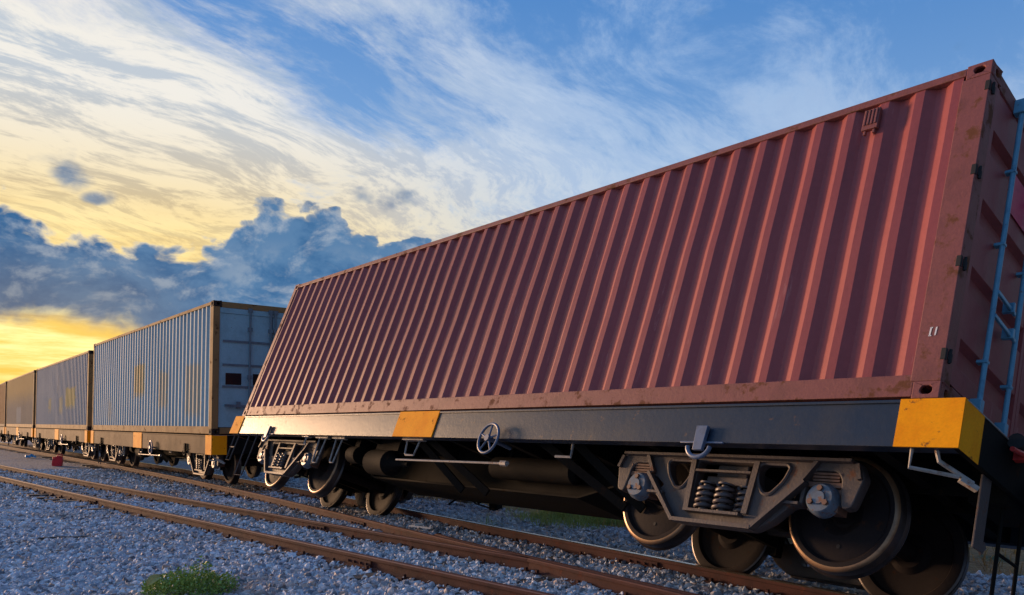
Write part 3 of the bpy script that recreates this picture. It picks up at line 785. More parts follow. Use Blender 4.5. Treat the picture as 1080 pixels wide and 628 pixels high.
def red_doors(c, H):
    hx, hy = CL / 2, CW / 2
    zb, zt = .15, H - .135
    for k, (y0, y1) in enumerate(((-hy + .135, -.004), (.004, hy - .135))):
        def mk(b, y0=y0, y1=y1):
            xs = hx - .012; d = .048
            zs = [zb]; prof = [(xs, zb)]
            for top in (.50, 1.04, 1.57, 2.14):
                for (dx, z) in ((0, top - .20), (-d, top - .165), (-d, top - .035), (0, top)): prof.append((xs + dx, z))
            prof.append((xs, zt))
            v = [(x, y, z) for y in (y0 + .05, y1 - .05) for (x, z) in prof]; n = len(prof)
            b.add(v, [(i, i + 1, n + i + 1, n + i) for i in range(n - 1)])
            for (a, e) in ((y0, y0 + .05), (y1 - .05, y1)): b.box(hx - .05, hx - .006, a, e, zb, zt)
            b.box(hx - .05, hx - .006, y0 + .05, y1 - .05, zt, zt + .004); b.box(hx - .05, hx - .006, y0 + .05, y1 - .05, zb - .004, zb)
        d = part('door', 'reddoor%d' % k, mb_of(mk), [M['maroon']], c, bevel=.004)
        rods = (.475 - hy, .905 - hy) if k == 0 else (hy - .905, hy - .475)
        for r_ in rods:
            def mkr(b, r_=r_):
                x = hx + .045
                b.tube([(x, r_, .06), (x, r_, H - .06)], .019, 12)
                for z in (.115, H - .085): b.box(x - .05, x + .025, r_ - .035, r_ + .025, z - .06, z + .06)
                for z in (.45, 1.35, 1.95):
                    b.box(x - .052, x + .021, r_ - .024, r_ + .024, z - .012, z + .012)
            part('locking_rod', 'redrod%.3f' % r_, mb_of(mkr), [M['blue_rod']], d, smooth=40, bevel=.004)
        def mkh(b, rods=rods, k=k):
            x = hx + .07; a = rods[0] if k == 0 else rods[1]; s = 1 if k == 0 else -1
            for dz, ln in ((.80, .36), (.98, .30)):
                b.bar((x - .01, a, dz), (x, a + s * ln, dz - .03), .02, .028)
                b.box(x - .06, x + .02, min(a + s * ln * .74, a + s * ln * .84), max(a + s * ln * .74, a + s * ln * .84), dz - .045, dz + .03)
        part('door_handle', 'redhandle%d' % k, mb_of(mkh), [M['blue_rod']], d, bevel=.004)
        def mkg(b, y0=y0, y1=y1):
            for (a, e) in ((y0 - .010, y0), (y1, y1 + .004 if y1 < 0 else y1 + .010)): b.box(hx - .045, hx - .012, a, e, zb, zt)
            b.box(hx - .045, hx - .016, y0, y1, zt + .004, zt + .010)
        part('gasket', 'redgasket%d' % k, mb_of(mkg), [M['black_gap']], d)
    for sy in (-1, 1):
        for z in (.30, .97, 1.68, 2.40 - .02):
            def mk(b, sy=sy, z=z):
                ya, yb = sorted((sy * (hy + .006), sy * (hy - .16)))
                b.box(hx - .030, hx + .004, *sorted((sy * (hy + .004), sy * (hy - .02))), z - .04, z + .04)
                b.box(hx + .001, hx + .009, *sorted((sy * (hy - .03), sy * (hy - .085))), z - .03, z + .03)
                b.tube([(hx + .008, sy * (hy - .05), z - .05), (hx + .008, sy * (hy - .05), z + .05)], .010, 8)
            part('hinge', 'hinge%d%.2f' % (sy, z), mb_of(mk), [M['black_gap']], c, bevel=.003)
    def mkp(b): b.box(hx - .005, hx - .001, -.62, -.22, 1.72, 2.04)
    part('placard', 'placard', mb_of(mkp), [M['pink']], c)
    def mkv(b):
        b.box(hx - .93, hx - .80, -hy - .030, -hy + .004, 2.27, 2.46)
        for q in range(4): b.box(hx - .92 + q * .030, hx - .902 + q * .030, -hy - .040, -hy - .030, 2.31, 2.45)
        b.box(hx - .915, hx - .895, -hy - .02, -hy + .005, 2.235, 2.27); b.box(hx - .84, hx - .82, -hy - .02, -hy + .005, 2.235, 2.27)
    part('vent', 'vent', mb_of(mkv), [M['maroon_frame']], c, bevel=.004)
    def mkm(b):
        y = -hy - .0025
        for (x, w) in ((-.128, .011), (-.092, .010)):
            b.add([(hx + x, y, .432), (hx + x + w, y, .435), (hx + x + w + .004, y, .495), (hx + x + .004, y, .492)], [(0, 1, 2, 3)])
        b.add([(hx - .126, y, .486), (hx - .108, y, .488), (hx - .107, y, .496), (hx - .125, y, .494)], [(0, 1, 2, 3)])
        b.add([(hx - .130, y, .430), (hx - .110, y, .430), (hx - .110, y, .438), (hx - .130, y, .438)], [(0, 1, 2, 3)])
    part('paint_mark', 'paintmark', mb_of(mkm), [M['white_mark']], c)


def plain_doors(c, H, fm, bm_):
    """flat doors with cross bars, two rods a leaf and dark vent windows"""
    hx, hy = CL / 2, CW / 2
    zb, zt = .15, H - .24
    for k, s in ((0, -1), (1, 1)):
        def mk(b, s=s):
            y0, y1 = sorted((s * .006, s * (hy - .13)))
            b.box(hx - .06, hx - .02, y0, y1, zb, zt)
        d = part('door', 'pdoor%d%.2f' % (k, H), mb_of(mk), [fm], c, bevel=.004)
        for (z) in (.99, 1.44, 1.93):
            def mk2(b, s=s, z=z):
                y0, y1 = sorted((s * .03, s * (hy - .20)))
                b.box(hx - .02, hx - .002, y0, y1, z - .022, z + .022)
            part('cross_bar', 'pbar%d%.2f' % (k, z), mb_of(mk2), [bm_], d)
        for yy in ((.48, .05) if k == 0 else (.05, .48)):
            def mk3(b, s=s, yy=yy):
                b.tube([(hx + .012, s * yy, .1), (hx + .012, s * yy, H - .1)], .022, 8)
                for z in (.16, 1.2, 2.2, H - .14): b.box(hx - .02, hx + .03, s * yy - .045, s * yy + .045, z - .04, z + .04)
            part('locking_rod', 'prod%d%.2f%.2f' % (k, yy, H), mb_of(mk3), [bm_], d, smooth=40)
        def mk4(b, s=s):
            y0, y1 = sorted((s * .64, s * .955)) if s < 0 else sorted((s * .64, s * .955))
            b.box(hx - .02, hx - .012, y0, y1, 1.03, 1.27)
        win = part('window', 'pwin%d' % k, mb_of(mk4), [M['window']], d)
        if s < 0:
            def mk5(b): b.box(hx - .02, hx - .012, -.40, -.16, 1.03, 1.27)
            part('window', 'pwin2', mb_of(mk5), [M['window']], d)
        def mk6(b, s=s):
            b.bar((hx + .03, s * .48, .58), (hx + .03, s * .98, .60), .03, .05); b.box(hx - .02, hx + .03, *sorted((s * .66, s * .74)), .54, .68)
        part('door_handle', 'phandle%d' % k, mb_of(mk6), [M['door_bar']], d)
    def mkh(b): b.box(hx - .09, hx - .008, -hy + .135, hy - .135, H - .236, H - .128)
    part('header', 'phead%.2f' % H, mb_of(mkh), [fm], c)


# ------------------------------------------------------------------ wagons
RW = .438
BX = 4.375        # bogie centre from the wagon's middle
AX = .89          # half wheelbase
WHEEL = [(.055, 0), (.055, .10), (.035, .125), (.010, .17), (.020, .30), (.030, .350), (.0, .372), (-.002, .405), (.004, .424), (.010, RW - .006), (.018, RW), (.095, RW + .008), (.108, RW + .020), (.118, RW + .027), (.130, RW + .024), (.138, RW + .008), (.138, .37), (.100, .35), (.085, .17), (.12, .12), (.12, .07)]
WMAT = [0, 0, 0, 0, 0, 0, 0, 1, 1, 1, 3, 3, 3, 3, 3, 0, 0, 0, 0, 0]


def curve_plate(outline, holes, thick, bev):
    cu = bpy.data.curves.new('c', 'CURVE'); cu.dimensions = '2D'; cu.fill_mode = 'BOTH'
    for pts in [outline] + holes:
        s = cu.splines.new('POLY'); s.points.add(len(pts) - 1)
        for q, p in zip(s.points, pts): q.co = (*p, 0, 1)
        s.use_cyclic_u = True
    cu.extrude = thick / 2 - bev; cu.bevel_depth = bev; cu.bevel_resolution = 1; cu.offset = -bev
    o = bpy.data.objects.new('c', cu); col.objects.link(o)
    dg = bpy.context.evaluated_depsgraph_get()
    me = bpy.data.meshes.new_from_object(o.evaluated_get(dg)); bpy.data.objects.remove(o); bpy.data.curves.remove(cu)
    me.materials.clear()
    return me


def rounded(pts, r=.03, n=4):
    out = []
    L = len(pts)
    for i in range(L):
        p0, p, p1 = Vector(pts[i - 1]), Vector(pts[i]), Vector(pts[(i + 1) % L])
        a, b = (p0 - p), (p1 - p); rr = min(r, a.length * .45, b.length * .45)
        A, B = p + a.normalized() * rr, p + b.normalized() * rr
        for k in range(n + 1):
            t = k / n; q = A * (1 - t) ** 2 + p * 2 * t * (1 - t) + B * t * t; out.append((q.x, q.y))
    return out


def side_frame_mesh(s):
    """cast side frame, drawn in x-z about the bogie centre at rail level; outer face towards s*y"""
    half = [(1.13, .735), (1.19, .62), (1.13, .40), (1.055, .385), (1.03, .50), (1.02, .60), (.975, .655), (.80, .655), (.755, .60), (.745, .385), (.665, .385), (.52, .245), (.38, .165)]
    out = rounded([(-x, z) for x, z in half][::-1] + half, .03, 3)
    hl = rounded([(-.60, .665), (-.57, .692), (-.345, .692), (-.315, .655), (-.33, .54), (-.395, .45), (-.465, .45), (-.565, .56)], .06, 3)
    hr = [(-x, z) for x, z in hl][::-1]
    sp = rounded([(-.275, .69), (.275, .69), (.26, .285), (.225, .262), (-.225, .262), (-.26, .285)], .02, 2)
    tl = rounded([(-.715, .545), (-.715, .41), (-.665, .41), (-.60, .47)], .015, 2)
    tr = [(-x, z) for x, z in tl][::-1]
    me = curve_plate(out, [hl, hr, sp, tl, tr], .10, .010)
    b = MB()
    b.add([(v.co.x, v.co.z * -s, v.co.y) for v in me.vertices], [list(p.vertices) for p in me.polygons])
    bpy.data.meshes.remove(me)
    for h in (hl, hr): b.tube([(x, s * .050, z) for x, z in h], .016, 6, closed=True)
    y = s * .08
    b.bar((-.39, y, .175), (.39, y, .175), .075, .03)
    for q in (-1, 1):
        b.bar((q * .76, y, .56), (q * .385, y, .178), .07, .03)
        b.bar((q * .83, s * .07, .725), (q * .72, s * .07, .56), .05, .03)
        b.bar((q * .735, s * .065, .395), (q * .56, s * .065, .395), .05, .02)
        b.bar((q * .31, s * .065, .70), (q * .285, s * .065, .28), .05, .03)
        b.bar((q * 1.13, s * .06, .71), (q * 1.165, s * .06, .60), .04, .03)
    b.bar((-1.10, s * .075, .724), (1.10, s * .075, .724), .07, .022)
    b.bar((-.27, s * .07, .262), (.27, s * .07, .262), .11, .022)
    b.bar((-.27, s * .06, .605), (.27, s * .06, .605), .04, .018)
    return b.mesh('side_frame', weld=False, smooth=35)


def build_bogie(w, cx, K, detail):
    bo = part('bogie', 'bolster', mb_of(lambda b: (b.box(-.15, .15, -.80, .80, .52, .70), b.box(-.20, .20, -.85, .85, .515, .585), b.lathe([(.70, 0), (.70, .20), (.78, .20), (.78, 0)], (0, 0, 0), 'z', 20),
              b.box(-.62, .62, -.40, -.34, .42, .50), b.box(-.62, .62, .34, .40, .42, .50))), [M['bogie']], w, bevel=.01, loc=(cx, 0, 0))
    for s in (-1, 1):
        part('side_frame', 'sframe%d' % s, lambda s=s: side_frame_mesh(s), [M['bogie']], bo, loc=(0, s * .85, 0))
        for dx, dy in ((-.135, .89), (.045, .89), (.20, .82)):
            def mk(b):
                pts = [(.066 * math.cos(t), .066 * math.sin(t), t / (2 * math.pi) * .047) for t in np.linspace(0, 2 * math.pi * 4.6, 74)]
                b.tube(pts, .0165, 6); b.lathe([(0, 0), (0, .04), (.215, .04), (.215, 0)], (0, 0, 0), 'z', 10)
                b.lathe([(-.014, 0), (-.014, .07), (0, .07)], (0, 0, 0), 'z', 14); b.lathe([(.218, .07), (.232, .07), (.232, 0)], (0, 0, 0), 'z', 14)
            part('spring', 'spring', mb_of(mk), [M['spring']], bo, smooth=60, loc=(dx, s * dy, .278))
        for sx in (-1, 1):
            def mkb(b, s=s):
                b.box(-.12, .12, *sorted((s * -.10, s * .03)), .37, .535, 1)
                b.lathe([(s * .00, .125), (s * .055, .122), (s * .07, .112), (s * .09, .108), (s * .10, .098), (s * .10, .050), (s * .112, .046), (s * .112, 0)], (0, 0, .448), 'y', 28)
                b.box(-.15, .15, *sorted((s * -.06, s * .055)), .54, .575, 1)
                for zz in (.592, .615, .638): b.box(-.105, .105, *sorted((s * -.04, s * (.05 + (zz - .59) * .2))), zz - .008, zz + .008, 1)
                for q in (-1, 1): b.bar((q * .17, s * .03, .565), (q * .12, s * .05, .64), .05, .02, 1)
            ab = part('axle_box', 'axbox%d' % s, mb_of(mkb), [M['cap'], M['bolt']], bo, smooth=40, loc=(sx * AX, s * .83, 0))
            for a in ((90, 210, 330) if detail else ()):
                part('cap_bolt', 'capbolt%d' % s, mb_of(lambda b: b.lathe([(s * .095, .0), (s * .095, .022), (s * .122, .022), (s * .122, 0)], (0, 0, 0), 'y', 6)), [M['bolt']], bo,
                     loc=(sx * AX + .068 * math.cos(R(a)), s * .83, .448 + .068 * math.sin(R(a))))
    for sx in (-1, 1):
        for s in (-1, 1):
            def mkw(b, s=s):
                # outer face towards s*y
                b.lathe([(-s * a, r) for a, r in WHEEL], (0, 0, RW), 'y', 56, WMAT)
                for a in (35, 155, 275):
                    b.lathe([(-s * .0125, 0.0), (-s * .0125, .016)], (.25 * math.cos(R(a)), 0, RW + .25 * math.sin(R(a))), 'y', 10, [2])
            part('wheel', 'wheel%d' % s, mb_of(mkw), [M['wheel'], M['tread'], M['black_gap'], M['tread_dark']], bo, smooth=32, loc=(sx * AX, s * .615, 0))
        def mka(b): b.tube([(0, -.8, RW), (0, .8, RW)], .075, 16)
        part('axle', 'axle', mb_of(mka), [M['wheel']], bo, smooth=40, loc=(sx * AX, 0, 0))
        def mkbr(b, sx=sx):
            for s in (-1, 1): b.box(-.04, .04, s * .565 - .05, s * .565 + .05, RW - .17, RW + .17)
            b.bar((0, -.6, RW - .05), (0, .6, RW - .05), .06, .10)
        part('brake_beam', 'brakebeam', mb_of(mkbr), [M['under']], bo, loc=(sx * (AX - RW - .065), 0, 0))
    return bo


def wagon(label, loc, rot, sillm, depth, over, detail, group=None):
    w = thing('flat_wagon', label, 'rail wagon', loc, rot, group)
    DZ = 1.06; hw = 1.222; hl = over
    zb = DZ - depth
    K = '%.2f%.2f' % (depth, over)
    for s in (-1, 1):
        def mk(b, s=s):
            # channel section, web outward
            t = .016; y = s * hw
            pts = [(y, zb), (y, DZ - .008), (y - s * .11, DZ - .008), (y - s * .11, DZ - .03), (y - s * t, DZ - .03), (y - s * t, zb + .022), (y - s * .11, zb + .022), (y - s * .11, zb)]
            b.prism(pts, 'x', -hl, hl)
            b.box(-hl, hl, *sorted((y, y + s * .012)), DZ - .03, DZ - .008); 
        part('side_sill', K + 'sill%d' % s, mb_of(mk), [sillm], w, bevel=.004)
        def mky(b, s=s):
            y0, y1 = sorted((s * (hw + .0005), s * (hw + .0135)))
            b.box(hl - .40, hl + .0035, y0, y1, zb - .004, DZ - .006)
        part('yellow_panel', K + 'yA%d' % s, mb_of(mky), [M['yellow']], w)
        def mky2(b, s=s):
            y0, y1 = sorted((s * (hw + .0005), s * (hw + .0135)))
            b.box(-hl - .0035, -hl + .42, y0, y1, zb - .004, DZ - .006)
        part('yellow_panel', K + 'yB%d' % s, mb_of(mky2), [M['yellow']], w)
        def mky3(b, s=s):
            y0, y1 = sorted((s * (hw + .0005), s * (hw + .0145)))
            b.box(-.48, .42, y0, y1, zb - .002, DZ - .004)
        part('yellow_panel', K + 'yC%d' % s, mb_of(mky3), [M['yellow']], w)
        for (hx_) in (4.36, -4.49):
            def mkh(b, s=s, hx_=hx_):
                y = s * (hw + .014); y2 = s * (hw + .05)
                a, c = sorted((y, y2))
                b.prism([(hx_ - .055, DZ - .20), (hx_ + .055, DZ - .20), (hx_ + .045, DZ - .40), (hx_ - .045, DZ - .40)], 'y', a, c)
                b.tube([(hx_ + .11 * math.cos(t), (a + c) / 2, DZ - .36 + .095 * math.sin(t)) for t in np.linspace(math.pi * 1.02, math.pi * 1.98, 11)], .020, 8)
                b.box(hx_ - .21, hx_ + .21, *sorted((s * (hw + .001), s * (hw + .02))), DZ - .335, DZ - .32)
            part('lashing_hook', K + 'hook%d%.2f' % (s, hx_), mb_of(mkh), [M['handwheel'] if detail else M['under']], w, bevel=.004, smooth=40)
    for s in (-1, 1):
        def mke(b, s=s):
            x0, x1 = sorted((s * hl, s * (hl - .04)))
            b.box(x0, x1, -hw + .018, hw - .018, zb - .002, DZ - .012)
            b.box(*sorted((s * (hl - .04), s * (hl - .30))), -.30, .30, zb - .06, DZ - .10)
        part('end_beam', K + 'eb%d' % s, mb_of(mke), [M['under']], w, bevel=.005)
        def mkle(b, s=s): b.box(*sorted((s * (hl - .012), s * (hl + .005))), -hw + .02, hw - .02, DZ - .0115, DZ - .004)
        part('edge_strip', K + 'es%d' % s, mb_of(mkle), [M['galv']], w)
        for q in (-1, 1):
            def mkc(b, s=s, q=q):
                b.box(*sorted((s * (hl + .0005), s * (hl + .0035))), *sorted((q * (hw + .012), q * (hw - .29))), zb - .004, DZ - .006)
            part('yellow_panel', K + 'yE%d%d' % (s, q), mb_of(mkc), [M['yellow']], w)
        def mkcp(b, s=s):
            b.box(*sorted((s * (hl - .02), s * (hl + .16))), -.11, .11, .74, .90)
            b.prism([(-.14, .70), (.14, .70), (.16, .82), (.14, .95), (-.14, .95), (-.16, .82)], 'x', *sorted((s * (hl + .16), s * (hl + .33))))
            b.tube([(s * (hl + .02), .35, .70), (s * (hl + .12), .36, .62), (s * (hl + .20), .34, .45), (s * (hl + .30), .30, .42)], .026, 8)
        part('coupler', K + 'cp%d' % s, mb_of(mkcp), [M['under']], w, bevel=.01)
    # deck cross members and fish-bellied centre sill
    def mkd(b):
        for x in np.linspace(-hl + .6, hl - .6, 12): b.box(x - .05, x + .05, -hw + .02, hw - .02, zb + .03, DZ - .03)
        b.box(-hl + .05, hl - .05, -hw + .02, hw - .02, DZ - .028, DZ - .018)
    part('deck', K + 'deck', mb_of(mkd), [M['under']], w)
    def mks(b):
        for s in (-1, 1):
            a, c = sorted((s * .22, s * .245))
            b.prism([(-hl + .3, DZ - .05), (-hl + .3, DZ - .33), (-3.2, DZ - .33), (-2.2, .42), (2.2, .42), (3.2, DZ - .33), (hl - .3, DZ - .33), (hl - .3, DZ - .05)], 'y', a, c)
        for (x0, z0, x1, z1) in ((-3.2, DZ - .33, -2.2, .42), (-2.2, .42, 2.2, .42), (2.2, .42, 3.2, DZ - .33)):
            b.bar((x0, 0, z0 - .012), (x1, 0, z1 - .012), .80, .024)
        for x in (-4.37, 4.37): b.box(x - .16, x + .16, -1.1, 1.1, .80, DZ - .05)
    part('centre_sill', K + 'cs', mb_of(mks), [M['under']], w, bevel=.004)
    def mkt(b):
        b.lathe([(-.75, 0), (-.75, .08), (-.70, .13), (.70, .13), (.75, .08), (.75, 0)], (1.4, -.42, .66), 'x', 20)
        for x in (.9, 1.9): b.bar((x, -.42, .72), (x, -.42, DZ - .1), .05, .03)
    part('air_reservoir', K + 'ar', mb_of(mkt), [M['under']], w, smooth=40)
    def mkcyl(b):
        b.lathe([(-.30, 0), (-.30, .17), (.18, .17), (.22, .13), (.36, .05), (.62, .03), (.62, 0)], (-1.3, -.78, .52), 'x', 20)
        b.box(-1.6, -1.0, -.82, -.74, .68, DZ - .06)
        b.lathe([(-.12, 0), (-.12, .12), (.12, .12), (.12, 0)], (-2.0, -.86, .58), 'x', 16); b.box(-2.06, -1.94, -.9, -.82, .68, DZ - .06)
    part('brake_cylinder', K + 'bc', mb_of(mkcyl), [M['under']], w, smooth=40)
    # diagonal trusses from sill to belly
    for (xa, xb) in ((-.02, .95), (-.28, .45), (2.10, 3.12), (2.62, 3.35)):
        def mkr(b, xa=xa, xb=xb): b.bar((xa, -1.0, DZ - .26), (xb, -.62, DZ - .76), .085, .03, up=(0, 1, 0))
        part('truss_brace', K + 'tb%.2f' % xa, mb_of(mkr), [M['under']], w)
    # handwheel, rods and hangers
    def mkw(b):
        c = Vector((1.65, -hw - .085, DZ - .355))
        b.tube([(c.x + .158 * math.cos(t), c.y, c.z + .158 * math.sin(t)) for t in np.linspace(0, 2 * math.pi, 28, endpoint=False)], .0155, 8, closed=True)
        for a in (90, 162, 234, 306, 18):
            b.tube([c, (c.x + .15 * math.cos(R(a)), c.y - .0, c.z + .15 * math.sin(R(a)))], .011, 6)
        b.lathe([(-.03, 0), (-.03, .035), (.03, .035), (.06, .02), (.30, .02), (.30, 0)], tuple(c), 'y', 14)
    part('brake_handwheel', K + 'hw', mb_of(mkw), [M['handwheel']], w, smooth=50)
    def mkrod(b):
        b.tube([(-.40, -1.12, DZ - .585), (1.85, -1.12, DZ - .555)], .012, 6)
        b.lathe([(-.05, 0), (-.05, .03), (.05, .03), (.05, 0)], (1.78, -1.12, DZ - .555), 'x', 8)
    part('brake_rod', K + 'br', mb_of(mkrod), [M['galv']], w)
    for (xx, dz, wd, yy) in ((-.14, .52, .30, -1.12), (-2.72, .70, .22, -1.10), (-2.18, .68, .20, -1.10), (-3.2, .45, .05, -1.14)):
        def mku(b, xx=xx, dz=dz, wd=wd, yy=yy):
            b.tube([(xx - wd / 2, yy, zb + .01), (xx - wd / 2 + .05, yy, DZ - dz + .02), (xx - wd / 2 + .08, yy, DZ - dz), (xx + wd / 2 - .04, yy, DZ - dz), (xx + wd / 2, yy, zb + .01)], .013, 6)
            b.box(xx - wd / 2 - .08, xx + wd / 2 + .1, yy - .03, yy + .03, zb - .012, zb - .001)
        part('hanger', K + 'hg%.2f' % xx, mb_of(mku), [M['galv']], w)
    def mkL(b):
        b.tube([(2.72, -1.1, zb + .01), (2.74, -1.1, DZ - .45), (2.52, -1.1, DZ - .45)], .014, 6)
    part('hanger', K + 'hgL', mb_of(mkL), [M['galv']], w)
    # stirrup steps and uncoupling lever
    def mkst(b):
        for (x, z0, z1, wd) in ((-hl + .18, zb, DZ - .79, .22), (-hl + .95, zb, DZ - 1.03, .36)):
            b.tube([(x - wd / 2, -1.15, z0), (x - wd / 2 + .05, -1.15, z1), (x + wd / 2, -1.15, z1), (x + wd / 2, -1.15, z0)], .012, 6)
        b.tube([(-hl + .07, -1.15, DZ - .55), (-hl + .29, -1.15, DZ - .55)], .010, 6)
    part('stirrup_step', K + 'st', mb_of(mkst), [M['bogie']], w)
    def mkun(b):
        x = hl - .14
        b.tube([(x - .16, -1.18, zb + .02), (x - .16, -1.18, zb - .12), (x + .10, -1.06, zb - .13)], .014, 6)
        b.tube([(x - .02, -1.16, zb + .02), (x + .0, -1.14, zb - .06), (x + .16, -1.0, zb - .15)], .016, 6)
        b.bar((x + .10, -1.05, zb - .14), (x + .18, -.98, zb - .18), .05, .03)
    part('uncoupling_lever', K + 'un', mb_of(mkun), [M['galv']], w)
    for s in (-1, 1):
        build_bogie(w, s * BX, K, detail)
    if detail:
        def mkf(b):
            b.box(hl - .05, hl - .035, -.74, -.60, DZ - .80, zb + .0)
            b.bar((hl - .043, -.62, DZ - .80), (hl - .043, -.56, DZ - .74), .016, .05)
        part('guard_strap', 'gstrap', mb_of(mkf), [M['bogie']], w, bevel=.003)
        def mkr(b):
            x = hl + .06
            b.tube([(x, -.60, DZ - .10), (x + .02, -.42, DZ - .08), (x + .03, -.34, DZ - .10), (x + .05, -.26, DZ - .18), (x + .06, -.10, DZ - .22)], .017, 8)
            b.box(x - .05, x + .03, -.44, -.38, DZ - .12, DZ - .05)
        part('brake_cock_handle', 'bcock', mb_of(mkr), [M['red_paint']], w, smooth=40)
        def mkho(b):
            x = hl + .05
            b.lathe([(-.05, 0), (-.05, .04), (.10, .04), (.10, .025), (.14, .025), (.14, 0)], (x, -.36, DZ - .03), 'y', 12)
            b.lathe([(-.03, 0), (-.03, .055), (.03, .055), (.03, 0)], (x, -.50, DZ - .02), 'y', 12)
            b.tube([(x, -.3, DZ - .04), (x + .08, -.2, DZ - .12), (x + .14, -.1, DZ - .35), (x + .1, .05, DZ - .6)], .028, 8)
        part('air_hose', 'ahose', mb_of(mkho), [M['black_gap']], w, smooth=40)
        def mklad(b):
            x = hl - .10
            for y in (1.0 - 1.219 + .0 + .0 + .0, ):
                pass
            for y in (-.20, .16): b.tube([(x, y, zb), (x - .0, y, DZ - 1.12)], .014, 6)
            b.tube([(x, -.20, DZ - .70), (x, .16, DZ - .70)], .012, 6); b.tube([(x, -.20, DZ - 1.04), (x, .16, DZ - 1.04)], .012, 6)
        part('stirrup_step', 'lad', mb_of(mklad), [M['under']], w)
    return w


# --- derailed wagon and its container: pose recovered from the photograph
RR = (-0.3691, -0.0034, -0.847)
RM = Euler(RR, 'XYZ').to_matrix()
RO = Vector((2.2811, 4.98, 0.1823 + CAM_H))
wl = RO + RM @ Vector((-6.13, 1.219, -1.06))
wagon('tilted black flat wagon that has left the rails, wheels lifted, yellow patches on its sill', wl, RR, M['sill_black'], .325, 6.30, True, 'flat wagons of the freight train')
cl = RO + RM @ Vector((-6.096, 1.219, 0.008))
rc_ = container('maroon corrugated container leaning on the tilted black wagon, blue door rods', cl, RR, 2.595, M['maroon_frame'], M['maroon'], M['maroon'], 'red', 'containers on the freight train', 3)
red_doors(rc_, 2.595)

# --- the standing train
GY = -0.8606
gO = Vector((-7.3114, 16.3125, 0))
looks = [
    ('pale grey-blue corrugated container with golden patches and dark door windows beside the maroon one', 2.741, M['tan_frame'], M['grey_side'], 'grey', M['dark_frame']),
    ('slate blue corrugated container with one yellow patch, between the pale grey-blue and the sand one', 2.60, M['tan_frame'], M['slate_side'], 'std', M['dark_frame']),
    ('sand coloured corrugated container fading to grey below, behind the slate blue one', 2.60, M['tan_frame'], M['sand_side'], 'std', M['dark_frame']),
    ('orange brown corrugated container at the very tail of the train', 2.60, M['dark_frame'], M['orange_side'], 'std', M['dark_frame']),
]
wl_ = ['upright tan flat wagon with yellow ends under the pale grey-blue container', 'upright tan flat wagon under the slate blue container', 'upright tan flat wagon under the sand coloured container', 'upright tan flat wagon under the orange brown container at the tail']
yaws = [-.8606, -.866, -.876, -.886]
P = gO.copy()
for i, (lab, H, fm, side, kind, cst) in enumerate(looks):
    yw = yaws[i]; rot = (0, 0, yw)
    rm = Euler(rot, 'XYZ').to_matrix()
    ctr = P + rm @ Vector((-CL / 2, CW / 2, 0))
    c = container(lab, (ctr.x, ctr.y, 1.133), rot, H, fm, side, side, kind, 'containers on the freight train', 0, cst)
    plain_doors(c, H, M['door_blue'], M['door_bar'])
    wagon(wl_[i], (ctr.x, ctr.y, .065), rot, M['sill_tan'], .40, 6.16, False, 'flat wagons of the freight train')
    P = P + rm @ Vector((-12.95, 0, 0))
    P = Vector((P.x, P.y, 0))

# ------------------------------------------------------------------ small things on the ground
def ground_pt(x, y, dz=0): return (x, y, gz(x, y) + dz)


def weed(name, label, cat_, x, y, w, d, h, n, mat, lf=.035, kind=None):
    b = MB()
    for i in range(n):
        a = random.uniform(0, 2 * math.pi); rr = math.sqrt(random.random())
        px, py = w * rr * math.cos(a), d * rr * math.sin(a)
        hh = h * (1 - .55 * rr * rr) * random.uniform(.25, 1) * (.75 + .5 * noise.noise((px * 5, py * 5, 3)))
        p = Vector((px, py, hh)); dr = Vector((random.gauss(0, 1), random.gauss(0, 1), random.uniform(.0, 1.2))).normalized()
        sd = dr.cross(Vector((random.gauss(0, 1), random.gauss(0, 1), random.gauss(0, 1)))).normalized()
        l = lf * random.uniform(.6, 1.5)
        b.add([p, p + dr * l * .5 + sd * l * .26, p + dr * l, p + dr * l * .5 - sd * l * .26], [(0, 1, 2, 3)])
    for i in range(n // 22):
        a = random.uniform(0, 2 * math.pi); rr = math.sqrt(random.random())
        q = Vector((w * rr * math.cos(a), d * rr * math.sin(a), h * (1 - .5 * rr) * .8)); q0 = Vector((q.x * .45, q.y * .45, -.03))
        b.tube([q0, (q0 + q) / 2 + Vector((0, 0, .02)), q], .003, 3)
    me = b.mesh(name, weld=False); me.materials.append(mat)
    o = bpy.data.objects.new(name, me); col.objects.link(o); o.location = ground_pt(x, y)
    return o


tag(weed('weed_clump', 0, 0, -3.44, 7.30, .42, .30, .36, 2700, M['leaf'], lf=.028), 'bushy green weed clump growing in the open gravel before the empty track', 'weed')


def tuft(b, x, y, n, h, sp):
    for i in range(n):
        px, py = x + random.gauss(0, sp), y + random.gauss(0, sp)
        z = gz(px, py) - .01; hh = h * random.uniform(.4, 1.1); lean = Vector((random.gauss(0, .35), random.gauss(0, .35), 1)).normalized()
        sd = Vector((random.gauss(0, 1), random.gauss(0, 1), 0)).normalized() * random.uniform(.003, .007)
        p = Vector((px, py, z)); m = p + lean * hh * .55; e = p + lean * hh + Vector((lean.x, lean.y, -.4)) * hh * .35
        b.add([p - sd, p + sd, m + sd * .7, m - sd * .7], [(0, 1, 2, 3)]); b.add([m - sd * .7, m + sd * .7, e], [(0, 1, 2)])


